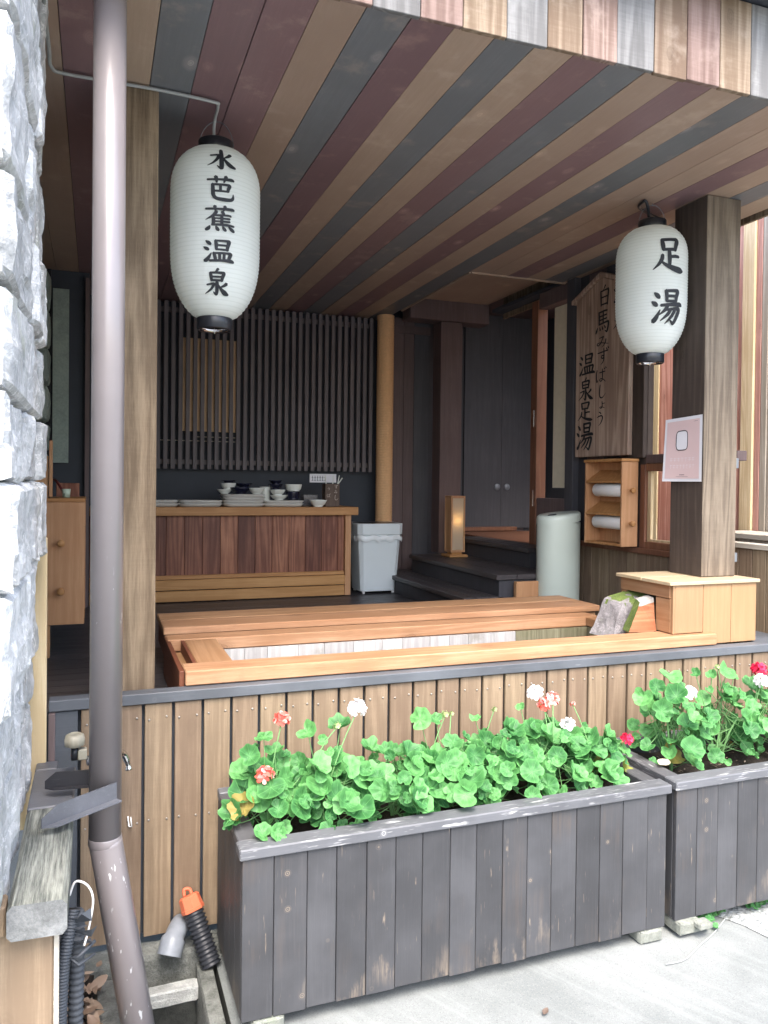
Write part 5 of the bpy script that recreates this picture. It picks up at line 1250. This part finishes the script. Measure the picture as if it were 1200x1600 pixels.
# ------------------------------------------------------------------ geraniums
def leaf(mb, c, rad, rot, m, rd):
    N = 28; vs = [rot @ Vector((0, 0, 0)) + c]; fs = []; at = [(.01, 0, 0)]; tone = rd.random()
    cup = rd.uniform(.1, .6); ph = rd.uniform(0, 6.28); wav = rd.uniform(.05, .13); sc = rd.uniform(.04, .09)
    for ring in (.4, .72, 1.0):
        for i in range(N):
            a = math.pi * 2 * (i + .5) / N
            d = min(a, 2 * math.pi - a); notch = max(0, 1 - d / .42)           # notch at a=0
            rr = rad * ring * (1 - .62 * notch) * (1 - sc + sc * abs(math.cos(3.5 * a)) * 1.6)
            z = cup * rr * rr / rad + rad * wav * ring * math.cos(7 * a) + rad * .2 * ring * ring * math.sin(2 * a + ph) + rad * .05 * ring * math.sin(3 * a + ph * 2)
            vs.append(rot @ Vector((rr * math.cos(a), rr * math.sin(a), z)) + c); at.append((math.cos(a) * ring, math.sin(a) * ring, tone))
    o_ = len(mb.v)
    for i, q in enumerate(at): mb.at[o_ + i] = q
    for i in range(N): fs.append((0, 1 + i, 1 + (i + 1) % N))
    for k in range(2):
        for i in range(N): fs.append((1 + k * N + i, 1 + (k + 1) * N + i, 1 + (k + 1) * N + (i + 1) % N, 1 + k * N + (i + 1) % N))
    mb.add(vs, fs, m, True)
def flower(c, rad, mats, rd, nfl=9):
    b = MB()
    for q in range(nfl):
        ph = math.acos(1 - 1.5 * (q + .5) / nfl); th = q * 2.4
        d = Vector((math.sin(ph) * math.cos(th), math.sin(ph) * math.sin(th), math.cos(ph)))
        d = (d + Vector((rd.uniform(-.3, .3), rd.uniform(-.3, .3), rd.uniform(-.2, .2)))).normalized(); fc = Vector(c) + d * rad * rd.uniform(.5, .8); ax = d.to_track_quat('Z', 'Y').to_matrix()
        for p in range(5):
            a = p * 2 * math.pi / 5 + rd.uniform(-.2, .2); pr = rad * .66
            L = ax @ Vector((math.cos(a), math.sin(a), .25)); W = ax @ Vector((-math.sin(a), math.cos(a), 0))
            vs = [fc, fc + L * pr * .45 + W * pr * .36, fc + L * pr * .88 + W * pr * .36, fc + L * pr * 1.08, fc + L * pr * .88 - W * pr * .36, fc + L * pr * .45 - W * pr * .36]
            b.add(vs, [(0, 1, 2, 3), (0, 3, 4, 5)], rd.choice(mats), True)
    return b
def plant(px, py, zs, spread, hgt, nleaf, flowers, label, seed, rsz=(.018, .05), tall=False, tops=(), old=0):
    rd = random.Random(seed); r = thing('geranium', label, 'plant', (px, py, zs), 'geraniums in the planter boxes')
    lv = MB(); stm = MB()
    stems = []
    for q in range(3 if not tall else 4):
        a = rd.uniform(0, 6.28); tip = Vector((px + math.cos(a) * spread * rd.uniform(.1, .6), py + math.sin(a) * min(spread, .13) * rd.uniform(.1, .6), zs + hgt * rd.uniform(.55, .9)))
        mid = Vector((px, py, zs)).lerp(tip, .5) + Vector((rd.uniform(-.02, .02), rd.uniform(-.02, .02), .02))
        p = spline([(px, py, zs - .02), tuple(mid), tuple(tip)], 6); stm.tube(p, [.006 - .003 * i / len(p) for i in range(len(p))], 'stem', 6); stems.append(p)
    cand = []
    for q in range(nleaf):
        t = rd.random(); a = rd.uniform(0, 6.28)
        rr = spread * math.sqrt(rd.random()) * 1.05
        yy = py + math.sin(a) * min(.21, spread * 1.1) * (rr / spread)
        xx = px + math.cos(a) * rr
        dome = math.sqrt(max(0, 1 - (rr / (spread * 1.15)) ** 2))
        if tall: zz = zs + hgt * rd.uniform(.12, 1.0) * (.45 + .55 * dome)
        else: zz = zs + hgt * dome * rd.uniform(.55, 1.0) + .01
        if not tall and rd.random() < .22: zz = zs + hgt * rd.uniform(.1, .4)
        yy = max(-.60, min(-.045, yy))
        if yy < -.5 : zz = max(zz, zs + .085)
        cand.append(Vector((xx, yy, zz)))
    for c in tops: cand.append(Vector(c))
    for i, c in enumerate(cand):
        out = Vector((c.x - px, (c.y - py) * 1.3 - .13, 0)); k = (c.z - zs) / hgt
        nrm = Vector((out.x * (1.2) / spread * .6 + rd.uniform(-.6, .6), -.36 + out.y * 2 + rd.uniform(-.55, .5), .75 + rd.uniform(-.35, .4))).normalized()
        rot = nrm.to_track_quat('Z', 'Y').to_matrix() @ Matrix.Rotation(rd.uniform(0, 6.28), 3, 'Z')
        rad = rd.uniform(*rsz) * (1 if c.z > zs + .06 else .8)
        leaf(lv, c, rad, rot, 'leaf_old' if i >= len(cand) - old or (c.z < zs + .09 and rd.random() < .09) else 'leaf', rd)
        s = rd.choice(rd.choice(stems)[1:]); mid = (Vector(s) + c) / 2 + Vector((0, 0, -.015))
        stm.tube(spline([tuple(s), tuple(mid), tuple(c)], 3), .0018, 'stem', 4, cap=False)
    obj('leaf', lv, r); obj('stem', stm, r)
    for fx, fy, fz, fr, ms in flowers:
        s = rd.choice(stems)[-1]; fb_ = flower((fx, fy, fz), fr, ms, rd, 10 if fr > .025 else 5)
        k = MB(); k.tube(spline([tuple(s), ((s[0] + fx) / 2, (s[1] + fy) / 2, (s[2] + fz) / 2 + .01), (fx, fy, fz - fr * .3)], 5), .0022, 'stem', 5)
        fo_ = obj('flower', fb_, r); obj('flower_stalk', k, fo_)
WH, RD, PK, CM, BD = ['f_white'], ['f_red', 'f_red', 'f_pink'], ['f_pink', 'f_white', 'f_red'], ['f_crim'], ['bud']
ZS = .27
plant(.58, -.34, ZS, .16, .25, 52, [(.545, -.40, .505, .03, RD), (.62, -.32, .665, .028, RD)], 'geranium with two coral flower heads at the left end of the long planter', 21, tops=[(.50, -.36, .56), (.56, -.3, .60), (.60, -.3, .545), (.53, -.28, .555), (.64, -.3, .53), (.475, -.40, .40)], old=1)
plant(.80, -.33, ZS, .17, .27, 72, [(.905, -.30, .672, .033, WH), (.83, -.30, .615, .016, BD)], 'geranium with one tall white flower head, second from the left in the long planter', 22, tops=[(.72, -.30, .60), (.78, -.28, .56), (.86, -.24, .59)])
plant(1.04, -.33, ZS, .17, .25, 80, [], 'leafy geranium without open flowers left of the middle of the long planter', 23)
plant(1.28, -.32, ZS, .17, .26, 86, [(1.285, -.25, .60, .015, BD), (1.31, -.25, .60, .011, BD)], 'geranium with two pale green buds at the middle of the long planter', 24, tops=[(1.18, -.25, .59), (1.25, -.24, .58)])
plant(1.50, -.32, ZS, .16, .27, 86, [(1.50, -.25, .60, .012, BD)], 'geranium with a single small bud right of the middle of the long planter', 25, tops=[(1.42, -.24, .57)])
plant(1.70, -.31, ZS, .15, .27, 84, [(1.675, -.27, .655, .033, WH), (1.705, -.29, .612, .026, RD), (1.76, -.27, .625, .028, PK), (1.80, -.32, .53, .028, WH)], 'geranium with a cluster of white and coral flower heads in the long planter', 26, tops=[(1.62, -.25, .60)])
plant(1.92, -.31, ZS, .14, .24, 70, [(1.87, -.25, .59, .012, RD), (2.06, -.36, .455, .026, CM)], 'geranium with a small crimson flower at the right end of the long planter', 27)
ZS2 = .28
plant(2.34, -.30, ZS2, .15, .34, 46, [(2.42, -.31, .605, .032, WH)], 'geranium with one white flower head at the left end of the right planter', 31, tall=True, tops=[(2.19, -.3, .60), (2.27, -.28, .635), (2.34, -.28, .67), (2.38, -.3, .64), (2.25, -.34, .55), (2.37, -.34, .58), (2.44, -.34, .54)])
plant(2.62, -.28, ZS2, .15, .33, 52, [(2.63, -.25, .69, .012, BD)], 'bushy geranium with a tiny bud in the middle of the right planter', 32, tall=True, tops=[(2.50, -.26, .67), (2.6, -.25, .655), (2.68, -.26, .67), (2.73, -.25, .645)])
plant(2.86, -.27, ZS2, .15, .32, 54, [(2.83, -.31, .625, .032, WH), (2.855, -.27, .665, .035, CM)], 'geranium with crimson and white flower heads at the right edge of the picture', 33, tall=True)
plant(3.12, -.3, ZS2, .16, .3, 30, [], 'geranium at the far right of the right planter, mostly out of view', 34, tall=True)
b = MB(); leafpatch(b, (2.215, -.40, .353), .085, .05, Matrix.Rotation(.5, 3, 'Z') @ Matrix.Rotation(.15, 3, 'X'), 'paleleaf', .2); solo('fallen_leaf', b, 'pale yellow fallen leaf lying on the rim of the right planter', 'leaf', (2.215, -.4, .35))
for q, (wx, wy, n, lab) in enumerate(((2.33, -.55, 14, 'small green weed growing by the foot block of the right planter'), (2.42, -.5, 12, 'low green weed under the middle of the right planter'), (2.62, -.5, 14, 'green weed under the right planter nearest the picture edge'))):
    rd = random.Random(50 + q); b = MB()
    for i in range(n):
        c = Vector((wx + rd.uniform(-.05, .05), wy + rd.uniform(-.03, .03), GZ + rd.uniform(.012, .05)))
        leaf(b, c, rd.uniform(.01, .019), Vector((rd.uniform(-.5, .5), -.5 + rd.uniform(-.3, .3), 1)).normalized().to_track_quat('Z', 'Y').to_matrix(), 'leaf', rd); b.tube([(wx, wy, GZ), tuple(c)], .0015, 'stem', 4)
    solo('weed', b, lab, 'weed', (wx, wy, GZ), 'weeds under the right planter')

b = MB(); b.tube(spline([(1.985, -.70, GZ + .006), (2.07, -.70, GZ + .006), (2.17, -.655, GZ + .006), (2.30, -.60, GZ + .006), (2.43, -.53, GZ + .006)], 6), .0022, 'cable', 6)
solo('ground_wire', b, 'thin grey wire lying on the paving in front of the right planter box', 'wire', (2.17, -.65, GZ))
b = MB(); leafpatch(b, (1.42, -.78, GZ + .008), .04, .02, Matrix.Rotation(.7, 3, 'Z'), 'cork', .4); solo('fallen_leaf', b, 'tiny brown leaf lying on the pale paving in front of the long planter', 'leaf', (1.42, -.78, GZ))
